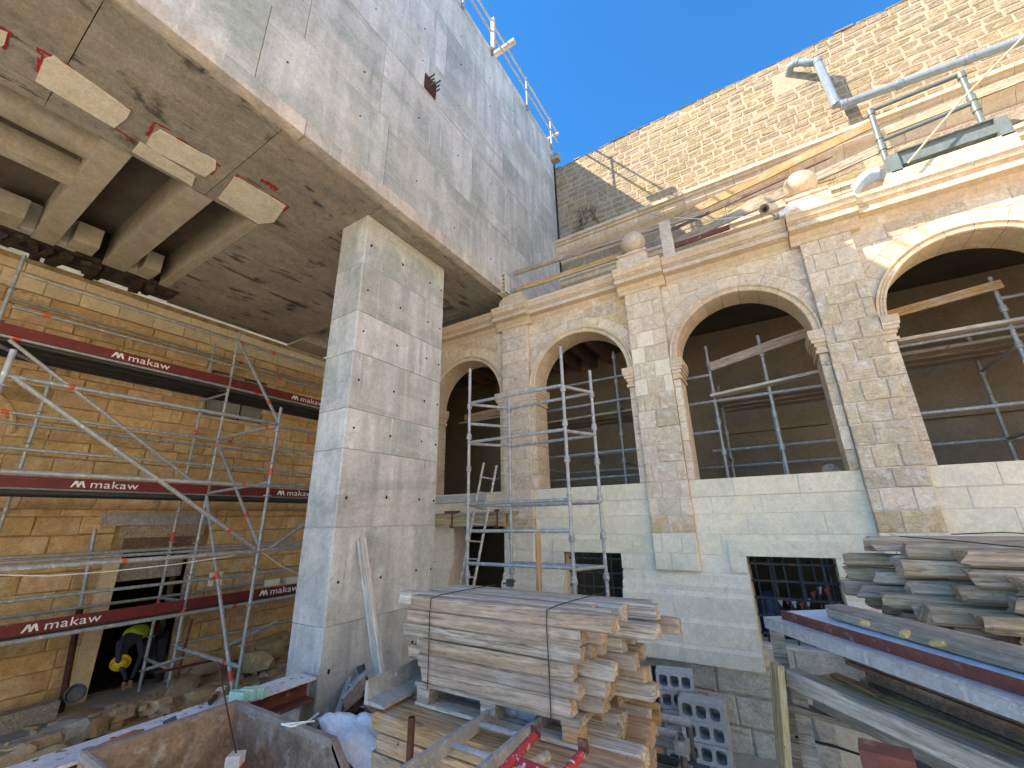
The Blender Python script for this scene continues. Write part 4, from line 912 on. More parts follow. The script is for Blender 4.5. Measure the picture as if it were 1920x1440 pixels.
rgt_ext = [[-.93, -1.02, -1.15, -.98, -.80, -.86], [-1.14, -1.05, -1.2, -.78, -1.0, -.7], [-1.15, -1.12, -1.1, -1.0, -1.15, -1.0], [-1.20, -1.00, -1.2, -.93, -1.1, -.95], [-1.17, -1.05, -1.1, -1.2, -.9, -1.1], [-1.22, -1.07, -1.15, -1.1, -.86, -1.0]]
for r_ in range(6):
    for c_ in range(6):
        h = .088 if r_ else .095; z = 2.02-.089*r_; y = 2.60+.108*c_
        x0, x1 = fx[r_] if c_ == 0 else (-2.5+R(-.1, .16)-.02*c_, rgt_ext[r_][c_])
        if r_ == 0 and c_ == 1: x0 = -2.74
        lb = ('%s timber of the front face of the strapped stack on the pallet' % rowname[r_]) if c_ == 0 else ('old timber %s from the front in the %s layer of the strapped stack' % (ordn[c_], rowname[r_]))
        if r_ == 2 and c_ == 0: lb = 'dark grey timber third from the top on the front face of the strapped stack'
        old_beam('timber', lb, (x0, y, z+R(-.002, .002)), (x1, y+R(-.004, .004), z-.004), .100, h, fm[r_] if c_ == 0 else random.choice(['wood_old', 'wood_old', 'wood_pale']), GS)
# strap wires
for x, lb in ((-2.29, 'thin dark strap wire round the left end of the timber stack'), (-1.34, 'thin dark strap wire round the right end of the timber stack')):
    y0 = 2.538
    pts = [(x+.0, y0, 1.50), (x, y0-.002, 1.75), (x-.004, y0-.003, 1.95), (x-.003, y0+.005, 2.066), (x+.02, 2.62, 2.078), (x+.06, 2.85, 2.082), (x+.12, 3.2, 2.08), (x+.12, 3.215, 1.9)]
    tag(MB().path(pts, .0035, 5).build('strap_wire', M['wire']), lb, 'wire', 'strap wires round the timber stack')
# pallet
pal = thing('pallet', 'grey wooden pallet with one fresh orange block, under the strapped timber stack', 'pallet', (-1.8, 2.9, 1.40))
for i in range(6): W(MB().box(-2.42, -1.17, 2.555+.13*i, 2.655+.13*i, 1.505, 1.527), 'top_board', M['wood_grey'], pal)
for x in (-2.41, -1.86, -1.29):
    W(MB().box(x, x+.12, 2.56, 3.3, 1.485, 1.503), 'cross_board', M['wood_grey'], pal)
    for y in (2.56, 2.9, 3.2): W(MB().box(x+.005, x+.115, y, y+.10, 1.408, 1.483), 'block', M['wood_fresh'] if x > -1.4 else M['wood_grey'], pal)
for y in (2.56, 2.9, 3.2): W(MB().box(-2.42, -1.17, y, y+.11, 1.384, 1.406), 'bottom_board', M['wood_pale'], pal)
# lower pile of planks, newer orange boards towards the front
GL = 'planks and timbers in the pile under the pallet'
zt = 1.382; k = 0
nm = ['top', 'second', 'third', 'fourth', 'fifth', 'sixth', 'seventh']
mm_ = ['wood_fresh', 'wood_fresh', 'wood_fresh', 'wood_old', 'wood_old', 'wood_fresh']
for r_ in range(5):
    h = .105; z = zt-h/2-.108*r_
    for c_ in range(6):
        y = 2.415+.165*c_; x0 = -2.60+R(-.04, .05)+.02*r_; x1 = R(-1.02, -.9) if c_ > 2 else R(-.90, -.84)
        m = mm_[r_] if c_ < 2 else random.choice(['wood_pale', 'wood_old', 'wood_fresh', 'wood_grey'])
        if r_ == 0 and c_ in (2, 3): m = 'wood_pale'
        if r_ == 0 and c_ == 3: x1 = -1.08
        old_beam('timber', '%s board at the front of the pile under the pallet' % nm[r_] if c_ == 0 else 'timber %s from the front in the %s layer under the pallet' % (ordn[c_], nm[r_]), (x0, y, z), (x1, y+R(-.01, .01), z), .155, h-.004, m, GL)
# bulky timbers jutting out at the right between pallet and pile
GR = 'timbers jutting out at the right side of the stack'
def xe(px, py, y): return at(px, py, 'y', y)
for (lb, ln, px, py, y, w_, h_, m) in (('thick grey rounded timber jutting out right below the pallet', .75, 1172, 1358, 2.98, .13, .125, 'wood_grey'),
        ('brown square timber jutting furthest right at mid height of the stack', 1.2, 1182, 1300, 3.36, .13, .125, 'wood_old'),
        ('old timber jutting right just above the green can', 1.2, 1181, 1240, 3.36, .13, .12, 'wood_old'),
        ('reddish timber end furthest right at the top of the stack', 1.2, 1203, 1174, 3.32, .12, .11, 'wood_old'),
        ('pale timber lying behind the strapped stack under its top layer', 1.2, 1156, 1208, 3.48, .10, .05, 'wood_pale'),
        ('fresh twin boards jutting right under the brown square timber', 1.2, 1222, 1343, 3.32, .05, .13, 'wood_fresh'),
        ('second of the fresh boards, nearer the wall', 1.2, 1236, 1340, 3.40, .04, .13, 'wood_fresh'),
        ('small knotty timber end under the thick grey timber', .9, 1198, 1374, 3.12, .08, .11, 'wood_old'),
        ('orange timber end beside the small knotty one', .9, 1221, 1392, 3.2, .08, .12, 'wood_fresh'),
        ('orange timber end lowest at the right of the pile', .9, 1214, 1415, 2.98, .08, .12, 'wood_fresh')):
    q = xe(px, py, y); old_beam('timber', lb, (q.x-ln, y+.01, q.z+.008), q, w_, h_, m, GR)
# ladder lying towards the viewer
ld = thing('metal_ladder', 'grey metal ladder lying across the planks under the pallet', 'ladder', (-1.6, 2.2, 1.42))
for x, lb in ((-1.80, None), (-1.48, 1)): W(MB().bar((x, 2.9, 1.425), (x+.05, 1.1, 1.455), .025, .075), 'side_rail', M['galv'], ld)
for i in range(7):
    y = 2.72-.27*i; o_ = (2.9-y)*.028
    if i == 0: W(MB().bar((-1.79+o_, y-.02, 1.43), (-1.49+o_, y-.02, 1.43), .03, .055), 'end_bar', M['galv'], ld)
    else: W(MB().tube((-1.79+o_, y, 1.43), (-1.49+o_, y, 1.43), .017, 10), 'rung', M['galv'], ld, True)
me = text_mesh('IM', .06); b = MB(); b.add([(-1.459, 2.56+v.co.x*.8, 1.405+v.co.y) for v in me.vertices], [tuple(p.vertices) for p in me.polygons]); W(b, 'lettering', M['red_spray'], ld)
# red flaking frame in front
rf = thing('red_trestle', 'flaking red painted tube frame lying in front of the ladder at the bottom edge', 'frame', (-1.2, 2.1, 1.5))
W(MB().tube((-1.32, 2.30, 1.515), (-1.26, 1.75, 1.53), .022, 10), 'leg', M['flaked_red'], rf, True); W(MB().tube((-1.05, 2.28, 1.50), (-1.03, 1.75, 1.52), .022, 10), 'leg', M['flaked_red'], rf, True)
W(MB().tube((-1.31, 2.06, 1.515), (-1.10, 2.04, 1.515), .020, 10), 'cross_tube', M['flaked_red'], rf, True)
for x in (-1.32, -1.05): W(MB().cbox((x, 2.32, 1.525), .055, .012, .055), 'end_bracket', M['dusty_red'], rf)
for i, (x, y) in enumerate(((-1.20, 2.22), (-1.12, 2.12))):
    tag(MB().tube((x, y, 1.49), (x-.12, y-.5, 1.5), .022, 12, hollow=False).build('tube_offcut', M['wood_pale'] if i == 0 else M['galv'], smooth=True), ['cream plaster covered tube end beside the red frame', 'grey metal tube end between the red frame legs'][i], 'tube')
o = MB().tube((-2.11, 2.20, .05), (-2.10, 2.20, 1.49), .021, 14, hollow=True).build('rusty_pipe', M['rust'], smooth=True); tag(o, 'rusty brown pipe standing upright in front of the lower plank pile', 'pipe')
# aluminium channel offcut at the left of the pallet
v0 = Vector((-2.60, 2.35, 1.405)); v1 = Vector((-2.62, 2.98, 1.42)); ca = MB(); d = Vector((1, .1, 0)).normalized()
sec = [(-.10, 0), (.10, 0), (.10, .02), (-.06, .03), (-.075, .14), (-.10, .14)]
vs = []; N_ = 8
for i in range(N_+1):
    p = v0.lerp(v1, i/N_); vs += [(p.x+a*1.0+R(-.005, .005), p.y, p.z+b_+R(-.004, .004)) for a, b_ in sec]
n = len(sec)
ca.add(vs, [(i*n+q, i*n+(q+1) % n, (i+1)*n+(q+1) % n, (i+1)*n+q) for i in range(N_) for q in range(n)]+[tuple(range(n-1, -1, -1)), tuple(range(N_*n, N_*n+n))])
tag(ca.build('channel_offcut', M['galv']), 'crusted silver metal channel offcut on the planks left of the pallet', 'channel')
# leaning plank and lone upright board
T_ = at(677, 1008, 'x', -4.40); F_ = at(722, 1335, 'x', -3.75); dd = (F_-T_); F2 = T_+dd*(T_.z/(T_.z-F_.z))*.985
old_beam('leaning_plank', 'whitish plank leaning against the concrete column', F2, T_, .05, .125, 'wood_pale', None, .006)
p = at(1008, 998, 'y', 4.5); old_beam('upright_board', 'reddish brown board standing upright behind the timber stack', (p.x-.02, 4.5, .02), (p.x+.002, 4.5, p.z), .085, .03, 'wood_fresh', None, .015)

# ------------------------------------------------------------------ hollow blocks by the footing
def hollow_block():
    """concrete block lying so that its three cells face the yard; origin at its base centre"""
    L_, D_, H_ = .45, .225, .20; b = MB(); n = 3; t = .036; x0 = -L_/2; cw = (L_-t*(n+1))/n
    def cell_box(x0, x1, z0, z1, y0=-D_/2, y1=D_/2): b.box(x0, x1, y0, y1, z0, z1)
    c = .02
    b.add([(x0, -D_/2, 0), (-x0, -D_/2, 0), (-x0, D_/2, 0), (x0, D_/2, 0), (x0, -D_/2, t), (-x0, -D_/2, t), (-x0, D_/2, t), (x0, D_/2, t)], [(0, 3, 2, 1), (4, 5, 6, 7), (0, 1, 5, 4), (1, 2, 6, 5), (2, 3, 7, 6), (3, 0, 4, 7)])
    b.box(x0, -x0, -D_/2, D_/2, H_-t, H_)
    for i in range(n+1):
        a = x0+i*(cw+t); b.box(a, a+t, -D_/2, D_/2, t, H_-t)
    for i in range(n):
        a = x0+t+i*(cw+t)
        for sx, xa in ((1, a), (-1, a+cw)):
            for sz, za in ((1, t), (-1, H_-t)): b.prism([(xa, za), (xa+sx*c, za), (xa, za+sz*c)], lambda q: (q[0], -D_/2, q[1]), lambda q: (q[0], D_/2, q[1]))
    b.box(x0, -x0, D_/2-.01, D_/2, 0, H_)
    return b.mesh('hollow_block', M['block_grey'])
hb = hollow_block(); GB = 'hollow concrete blocks stacked by the wall footing'
posn = ['top', 'second', 'third', 'fourth', 'fifth']
for i in range(4):
    o = bpy.data.objects.new('hollow_block', hb); COL.objects.link(o); o.location = (-1.13+.008*i+R(-.01, .01), 5.66+R(-.01, .01), .52-.185*i+.0); o.scale = (1, 1, .9); o.rotation_euler = (0, 0, R(-.05, .05)-.02)
    tag(o, '%s grey hollow concrete block of the nearer stack' % posn[i], 'concrete block', GB)
for i in range(5):
    o = bpy.data.objects.new('hollow_block', hb); COL.objects.link(o); o.location = (-1.44+R(-.02, .02), 5.92+R(-.01, .01), .68-.185*i); o.scale = (.9, 1, .9); o.rotation_euler = (0, 0, R(-.05, .05)+(.35 if i else .12))
    tag(o, '%s grey hollow concrete block of the rear stack near the dark patch' % posn[i], 'concrete block', GB)
tag(MB().box(-2.05, -1.52, YA-.10, YA-.085, .02, .72).build('bitumen_patch', M['dark_steel']), 'dark grey waterproof sheet on the footing beside the block stacks', 'sheet')
tag(MB().tube((-1.84, YA-.14, .0), (-1.86, YA-.12, .80), .02, 8).build('drain_tube', M['galv'], smooth=True), 'thin grey pipe standing against the dark sheet on the footing', 'pipe')
gb = thing('green_bucket', 'bright green plastic watering can peeking out behind the stack', 'watering can', (-1.9, 5.3, .55))
gp = at(1168, 1275, 'y', 5.3)
W(MB().lathe((gp.x, 5.3, gp.z-.22), [(.08, 0), (.10, .02), (.095, .16), (.05, .21)], 16), 'body', M['green'], gb, True)
W(MB().path([(gp.x-.04, 5.3, gp.z+.0), (gp.x-.06, 5.28, gp.z+.08), (gp.x-.02, 5.27, gp.z+.12), (gp.x+.02, 5.28, gp.z+.05)], .014, 8), 'handle', M['green'], gb, True)
tag(MB().box(-2.3, -1.55, 5.1, 5.5, 0, gp.z-.22).build('crate', M['wood_old']), 'wooden crate behind the stack carrying the green can', 'crate')
# tube bundle at the right end of the stack
GT = 'scaffold tubes lying in a bundle right of the stack'
for i, (y, z, x1, m, lb) in enumerate(((3.9, 1.02, -.98, 'galv', 'upper front galvanised tube of the bundle beside the stack'), (4.02, 1.07, -.9, 'galv', 'upper rear galvanised tube of the bundle beside the stack'), (3.95, .93, -.93, 'galv', 'middle tube of the bundle beside the stack with a coupler'),
        (3.85, .80, -.85, 'galv_dark', 'dark tube in the lower front of the bundle'), (4.0, .80, -.8, 'galv_dark', 'dark tube in the lower rear of the bundle'), (3.92, .68, -.78, 'galv_dark', 'lowest dark tube of the bundle beside the stack'))):
    t = MB().tube((-2.6, y+.02, z-.02), (x1, y, z), .03, 14, hollow=True).build('scaffold_tube', M[m], smooth=True); tag(t, lb, 'tube', GT)
sp = thing('rack_stand', 'steel stand with couplers holding the tube bundle', 'stand', (-.95, 3.9, 0))
W(MB().tube((-.93, 3.78, 0), (-.93, 3.8, 1.06), .024, 10), 'post', M['galv_dark'], sp, True); W(MB().tube((-.93, 4.1, 0), (-.93, 4.08, 1.06), .024, 10), 'post', M['galv_dark'], sp, True)
W(MB().cbox((-.93, 3.8, 1.0), .09, .1, .08), 'coupler', M['galv'], sp); W(MB().cbox((-.93, 3.8, .84), .09, .1, .07), 'coupler', M['galv'], sp)
W(MB().bar((-.93, 3.75, .62), (-.93, 4.12, .62), .05, .05), 'cross_bar', M['galv_dark'], sp)
old_beam('timber', 'short pointed pale timber standing below the tube bundle at the bottom edge', (-.80, 3.35, .35), (-.78, 3.4, .98), .10, .07, 'wood_pale', GR)
old_beam('timber', 'second short timber leaning against the pointed one at the bottom edge', (-.70, 3.25, .35), (-.78, 3.35, .93), .05, .05, 'wood_yellow', GR)

# ================================================================== right: rack of formwork, planks and old beams
random.seed(21)
def V(px, py, z): return at(px, py, 'z', z)
st = at(1431, 1157, 'z', 1.82); dR = (at(1920, 1321, 'z', 1.82)-st).normalized(); st.z = 1.745
gl_ = thing('steel_plank', 'long galvanised steel plank with stamped lettering lying on the timber trestle', 'plank', tuple(st))
sR = Vector((-dR.y, dR.x, 0))                                    # to the right/back
Lg = 3.6
def obar(p, L0, L1, s0, s1, z0, z1):
    vs = [p+dR*l+sR*s+Vector((0, 0, z)) for z in (z0, z1) for l, s in ((L0, s0), (L1, s0), (L1, s1), (L0, s1))]
    return MB().add(vs, [(0, 3, 2, 1), (4, 5, 6, 7), (0, 1, 5, 4), (1, 2, 6, 5), (2, 3, 7, 6), (3, 0, 4, 7)])
W(obar(st, 0, Lg, 0, .24, .068, .078), 'deck', M['galv_light'], gl_); W(obar(st, 0, Lg, 0, .012, .0, .067), 'edge', M['galv_light'], gl_); W(obar(st, 0, Lg, .228, .24, .0, .067), 'edge', M['galv_light'], gl_)
W(obar(st, -.002, .012, .013, .227, .0, .067), 'end_cap', M['galv_light'], gl_)
tY = text_mesh('KASSERS', .05); b = MB()
b.add([st+dR*(1.55+v.co.x*1.5)-sR*(.003)+Vector((0, 0, .03+v.co.y)) for v in tY.vertices], [tuple(p.vertices) for p in tY.polygons]); W(b, 'lettering', M['white_print'], gl_)
s2 = st+sR*.055+dR*.02+Vector((0, 0, .102))
s2 = at(1466, 1160, 'z', 1.825); s2.z = 1.822
fp = thing('formwork_panel', 'formwork panel with maroon edge and pale dusty top on the steel plank', 'panel', tuple(s2))
W(obar(s2, 0, 3.4, 0, .03, .0, .06), 'edge_rail', M['dusty_red'], fp); W(obar(s2, 0.01, 3.4, .031, .40, .04, .057), 'sheet', M['tarp'], fp)
g0_ = at(1568, 1146, 'z', 1.93)
old_beam('old_beam', 'long grey beam with yellow glue blobs lying on the formwork panel', g0_, at(1920, 1238, 'z', 1.93)+(at(1920, 1238, 'z', 1.93)-g0_).normalized()*.8, .12, .09, 'wood_grey', None, .03, n=10)
for t in (.55, 1.0, 1.32):
    c = at(*{.55: (1622, 1168), 1.0: (1697, 1188), 1.32: (1757, 1206)}[t], 'z', 1.955); gobj = rock(c, (.035, .022, .014), 'sealant', int(t*10)); gobj.name = 'glue_blob'
    tag(gobj, ['yellow foam blob nearest the left tip of the grey beam', 'yellow foam blob in the middle of the grey beam', 'yellow foam blob furthest right on the grey beam'][[.55, 1.0, 1.32].index(t)], 'foam blob', 'yellow foam blobs on the grey beam')
# dark joists under the steel plank
for i, (o_, z, lb) in enumerate(((.05, 1.62, 'dark brown joist directly under the galvanised steel plank'), (.22, 1.55, 'second dark joist under the galvanised plank, further back'), (.10, 1.48, 'lower olive brown joist under the steel plank'))):
    s3 = at(*((1570, 1222), (1600, 1232), (1612, 1262))[i], 'z', (1.64, 1.60, 1.52)[i]); q = s3+dR*2.9
    j = thing('joist', lb, 'joist', tuple(s3), 'dark joists under the steel plank')
    W(obar(s3, 0, 2.9, 0, .07, .035, .06), 'flange', M['wood_brown'], j); W(obar(s3, .02, 2.9, .022, .048, -.04, .034), 'web', M['wood_brown'], j); W(obar(s3, 0.05, 2.9, 0, .07, -.065, -.041), 'flange', M['wood_brown'], j)
GQ = 'long weathered beams on the lower level of the trestle'
for lb, p, q_, z, w_, h_, m in (('pale split beam nearest the viewer on the lower trestle level', (1489, 1272), (1850, 1432), 1.42, .13, .12, 'wood_pale'), ('grey beam under the pale split beam on the trestle', (1537, 1312), (1800, 1440), 1.29, .12, .10, 'wood_grey'),
        ('yellowish board lying behind the pale split beam', (1552, 1273), (1912, 1408), 1.43, .10, .05, 'wood_yellow'), ('grey board furthest back on the lower trestle level', (1625, 1276), (1915, 1375), 1.42, .16, .05, 'wood_grey'), ('splintered reddish board end lying on the lower beams', (1565, 1266), (1650, 1305), 1.475, .07, .02, 'wood_fresh')):
    p = at(*p, 'z', z); q_ = at(*q_, 'z', z); e_ = (q_-p).normalized()*(.6 if 'splintered' not in lb else 0); old_beam('old_beam', lb, p, q_+e_, w_, h_, m, GQ, .03, n=9)
for i, (p, q_, z, m, lb) in enumerate((((1650, 1262), (1918, 1352), 1.50, 'wood_brown', 'dark board deep under the joists, nearest the trestle'), ((1700, 1262), (1919, 1335), 1.56, 'wood_grey', 'dusty grey board deep under the joists, higher than the dark one'), ((1600, 1330), (1800, 1425), 1.2, 'wood_old', 'old board lying under the grey beam inside the trestle'))):
    p = at(*p, 'z', z); q_ = at(*q_, 'z', z); old_beam('old_beam', lb, p, q_+(q_-p).normalized()*.7, .2, .05, m, GQ, .03, n=8)
# trestle frame
tr = thing('trestle', 'rough timber trestle frame carrying the steel plank and beams', 'trestle', (-.2, 4.2, 0))
def wb(p, q, w_, h_, m, name='post'): W(MB().bar(p, q, w_, h_, (0, 1, 0)), name, M[m], tr)
wb((-.22, 4.50, 1.735), (-.24, 4.36, .0), .10, .04, 'wood_grey'); wb((-.14, 4.28, 1.34), (-.17, 4.1, 0), .10, .04, 'wood_grey')
wb((-.30, 4.26, 1.24), (1.1, 4.20, 1.10), .04, .13, 'wood_old', 'rail'); wb((-.26, 4.33, 1.40), (.9, 4.5, 1.36), .04, .10, 'wood_old', 'rail')
wb((1.1, 3.4, 1.3), (1.1, 3.3, 0), .08, .08, 'wood_grey'); wb((.9, 2.8, 1.3), (.9, 2.7, 0), .08, .08, 'wood_grey'); wb((.55, 3.0, 1.22), (1.3, 3.5, 1.22), .08, .06, 'wood_grey', 'rail')
W(MB().cbox((.42, 4.1, 1.18), .25, .04, .14), 'joint_plate', M['black'], tr)
old_beam('yellow_post', 'yellow crusted plank standing in front of the trestle', (-.36, 3.95, .35), (-.235, 4.02, 1.56), .12, .045, 'wood_yellow', None, .01)
ccb = [(-.22, 4.3, 1.02), (0, 4.28, 1.02), (.22, 4.26, 1.0), (.27, 4.25, .92), (.24, 4.25, .80), (.29, 4.24, .72), (.28, 4.24, .86)]
tag(MB().path(ccb, .009, 6).build('black_cable', M['black']), 'black cable looped on the wooden trestle', 'cable')
tag(MB().prism([(.38, 1.0), (.60, .95), (.43, 1.22)], lambda p: (p[0], 3.98, p[1]), lambda p: (p[0], 4.0, p[1])).build('metal_gusset', M['iron']), 'dark triangular metal plate below the trestle beams', 'plate')
tag(MB().cbox(at(1665, 1428, 'y', 2.5), .17, .12, .08, Matrix.Rotation(-.10, 3, 'Z')).build('red_block', M['dusty_red']), 'dusty dark red beam end at the bottom edge under the trestle beams', 'beam')
tag(MB().box(.05, .45, 5.4, 5.45, .02, .86).build('pale_board', M['stone_pale']), 'pale board leaning on the footing behind the trestle', 'board')
# big pile of old beams upper right
GPl = 'old worn beams heaped at the right edge'
pos = 0
rows_ = [2.355, 2.245, 2.135, 2.025, 1.915, 1.805, 1.695, 1.585]
lefts = {0: (.62, .58, .80, 1.02), 1: (.46, .70, .66, 1.0, 1.15), 2: (.42, .60, .75, .95, 1.1), 3: (.36, .50, .55, .70, .95), 4: (.50, .60, .62, .84, 1.05), 5: (.62, .76, .80, .98, 1.1), 6: (.9, .85, 1.0, 1.1, 1.2), 7: (1.0, 1.0, 1.1, 1.2, 1.3)}
rn = ['top', 'second', 'third', 'fourth', 'fifth', 'sixth', 'seventh', 'lowest']
for r_ in range(8):
    xs_ = lefts[r_]
    for c_, xl in enumerate(xs_):
        y = 4.75-.20*c_-(.05 if r_ % 2 else 0); z = rows_[r_]+R(-.015, .015)-.02*c_
        lb = 'old beam of the %s layer in the heap at the right edge, %s from the wall side' % (rn[r_], ordn[c_])
        w_ = R(.12, .165); h_ = R(.085, .118)
        if r_ == 0 and c_ == 1: lb = 'broad pale splintered board on top of the heap at the right edge'; w_ = .24; h_ = .04
        if r_ == 0 and c_ == 3: w_ = .2
        old_beam('old_beam', lb, (xl-.05+R(-.04, .04), y, z), (xl+2.4+R(-.2, .3), y+R(-.28, .28), z+R(-.03, .03)), w_, h_, random.choice(['wood_heap', 'wood_heap', 'wood_old', 'wood_heap']), GPl, .04, n=6)
ss = thing('beam_support', 'timber bearers under the heap of old beams at the right edge', 'support', (1.8, 4.3, 0))
for x in (1.5, 2.6): W(MB().box(x, x+.2, 3.8, 4.9, 0, 1.56), 'bearer', M['wood_brown'], ss)
tag(MB().path([(.72, 4.4, 2.425), (.95, 4.2, 2.41), (1.2, 4.1, 2.38), (1.7, 3.9, 2.33), (2.2, 3.8, 2.3)], .004, 5).build('strap_wire', M['wire']), 'thin dark wire lying over the heap of old beams at the right edge', 'wire')
tag(MB().path([(1.08, 4.7, 2.43), (1.3, 4.5, 2.45), (1.8, 4.3, 2.42), (2.4, 4.2, 2.4)], .004, 5).build('strap_wire', M['wire']), 'second dark wire over the top beams at the right edge', 'wire')

# ================================================================== left foreground: skip, flaking beam, rubble
sk_ = thing('skip', 'rusty steel rubble skip seen from above at the lower left', 'skip', (-3.5, 1.9, 0))
x0, x1, y0, y1, z1, zb = -4.22, -2.93, 1.40, 2.30, 1.15, .35
th_ = .02
W(MB().add([(x0, y0, z1), (x0, y1, z1), (x0, y1, zb), (x0, y0, zb), (x0-th_, y0, z1), (x0-th_, y1, z1), (x0-th_, y1, zb), (x0-th_, y0, zb)], [(0, 1, 2, 3), (7, 6, 5, 4), (0, 4, 5, 1), (1, 5, 6, 2), (2, 6, 7, 3), (3, 7, 4, 0)]), 'side_wall', M['skip_steel'], sk_)
for yy, s in ((y1, 1), (y0, -1)):
    pl_ = [(x0-th_, z1), (x1, z1), (x1+.45, .72), (x1+.30, zb), (x0-th_, zb)]
    W(MB().prism(pl_, lambda p: (p[0], yy, p[1]), lambda p: (p[0], yy+s*th_, p[1])), 'end_wall', M['skip_steel'], sk_)
W(MB().box(x0, x1+.3, y0, y1, zb-.02, zb), 'floor', M['skip_steel'], sk_)
W(MB().add([(x1+.45, y0, .72), (x1+.45, y1, .72), (x1+.30, y1, zb), (x1+.30, y0, zb)], [(0, 1, 2, 3)]), 'lip', M['skip_steel'], sk_)
W(MB().bar((x0-.03, y0-.02, z1), (x0-.03, y1+.03, z1), .05, .05), 'rim', M['skip_rim'], sk_); W(MB().bar((x0-.0, y1+.02, z1+.001), (x1, y1+.02, z1+.001), .045, .05), 'rim', M['skip_rim'], sk_)
W(MB().bar((x1, y1+.02, z1+.0), (x1+.45, y1+.02, .72), .04, .045), 'rim', M['skip_rim'], sk_)
W(MB().tube((x0-.06, y0-.02, z1-.01), (x0+1.0, y0-.02, z1-.01), .03, 10), 'rim', M['skip_rim'], sk_, True)
W(MB().lathe((x0-.09, y0+.0, z1-.10), [(.035, 0), (.035, .12)], 10), 'hinge', M['skip_rim'], sk_)
W(MB().box(x0+.1, x1+.2, y0+.1, y1-.1, .0, zb-.02), 'base', M['rust'], sk_)
tag(MB().add(*(lambda g: (g[0], g[1]))(( [(x0+.02+.15*i, y0+.02+.11*j, zb+.05+.06*noise.noise(Vector((i*.7, j*.7, 3)))) for j in range(9) for i in range(10)], [(j*10+i, j*10+i+1, (j+1)*10+i+1, (j+1)*10+i) for j in range(8) for i in range(9)]))).build('skip_rubbish', M['ground'], smooth=True), kind='stuff')
# small printed carton hanging on a string
bx = at(443, 1412, 'y', 2.12); ct = thing('carton', 'small red white carton hanging on a string inside the skip', 'carton', tuple(bx))
Mr = Matrix.Rotation(math.radians(40), 3, 'Z')
bw, bh = .10, .14; bz = bx.z-.075
W(MB().cbox((bx.x, bx.y, bz), bw, bw, bh, Mr), 'box', M['white_print'], ct)
W(MB().cbox((bx.x, bx.y, bz-.022), bw+.003, bw+.003, .045, Mr), 'red_band', M['flaked_red'], ct)
W(MB().cbox((bx.x, bx.y, bz+.071), bw-.01, bw-.01, .004, Mr), 'lid', M['stone_pale'], ct)
pts = [at(408, 1240, 'y', 2.2), at(420, 1300, 'y', 2.2), at(432, 1360, 'y', 2.15), bx]
tag(MB().path(pts, .006, 6).build('string', M['rust']), 'brown string running down into the skip to the carton', 'string')
# flaking white and red beam behind the skip
fb = MB()
fb.box(-4.72, -4.42, 1.05, 3.20, 1.06, 1.08).box(-4.58, -4.56, 1.05, 3.20, .90, 1.058).box(-4.72, -4.42, 1.05, 3.20, .88, .899)
fb_ = thing('steel_beam', 'steel beam with flaking whitish top and dark red sides behind the skip', 'beam', (-4.57, 2.1, .88))
W(MB().box(-4.73, -4.42, 1.0, 3.20, 1.06, 1.082), 'top_flange', M['flaked_beam'], fb_); W(MB().box(-4.60, -4.56, 1.0, 3.20, .90, 1.058), 'web', M['dusty_red'], fb_); W(MB().box(-4.73, -4.42, 1.0, 3.20, .87, .898), 'bottom_flange', M['dusty_red'], fb_)
bl = MB()
for y in (1.3, 2.9): tag(MB().box(-4.8, -4.35, y-.1, y+.1, 0, .868).build('bearer_block', M['block_grey']), ['block under the near end of the flaking steel beam', 'block under the far end of the flaking steel beam'][y > 2], 'block', 'blocks under the steel beam')
# mint coloured soap-like pack, bolt plate, scraps on the beam
mp_ = at(466, 1302, 'z', 1.14); mi = thing('mint_package', 'mint green wrapped package lying on the flaking beam', 'package', tuple(mp_))
for i, (o1, o2) in enumerate(((-.07, 0), (.0, .012), (.07, .0))):
    W(MB().cbox((mp_.x+o1*.35, mp_.y+o1, mp_.z+.0+o2*.5), .15, .068, .085, Matrix.Rotation(.35+.05*i, 3, 'Z')), 'pack', M['mint'], mi)
bp = at(408, 1308, 'z', 1.12); bo = thing('bolt_plate', 'square pinkish plate with a thick bolt leaning on the flaking beam', 'plate', tuple(bp))
Mq = Matrix.Rotation(.9, 3, 'X') @ Matrix.Rotation(.3, 3, 'Z')
W(MB().cbox(bp+Vector((0, 0, .03)), .11, .11, .012, Mq), 'plate', M['wood_old'], bo); W(MB().tube(bp+Vector((0, 0, .03)), bp+Vector((.07, -.09, -.0)), .022, 10), 'bolt', M['rust'], bo, True); W(MB().lathe(bp+Vector((.02, -.02, .02)), [(.038, -.01), (.038, .012)], 6, (.6, -.8, -.1)), 'nut', M['dusty_red'], bo)
for (px, py, w_, m, lb) in ((320, 1360, .13, 'galv_dark', 'dark twisted metal scrap on the white flaking beam'), (212, 1398, .17, 'brick_red', 'broken red brick at the near end of the flaking beam'), (240, 1388, .15, 'brick_red', 'second broken red brick beside the skip rim')):
    p = at(px, py, 'z', 1.12); b = MB().cbox(p, w_, w_*.6, w_*.5, Matrix.Rotation(R(0, 3), 3, 'Z') @ Matrix.Rotation(R(-.5, .5), 3, 'X')); tag(b.build('scrap' if m == 'galv_dark' else 'broken_brick', M[m]), lb, 'scrap' if m == 'galv_dark' else 'brick')
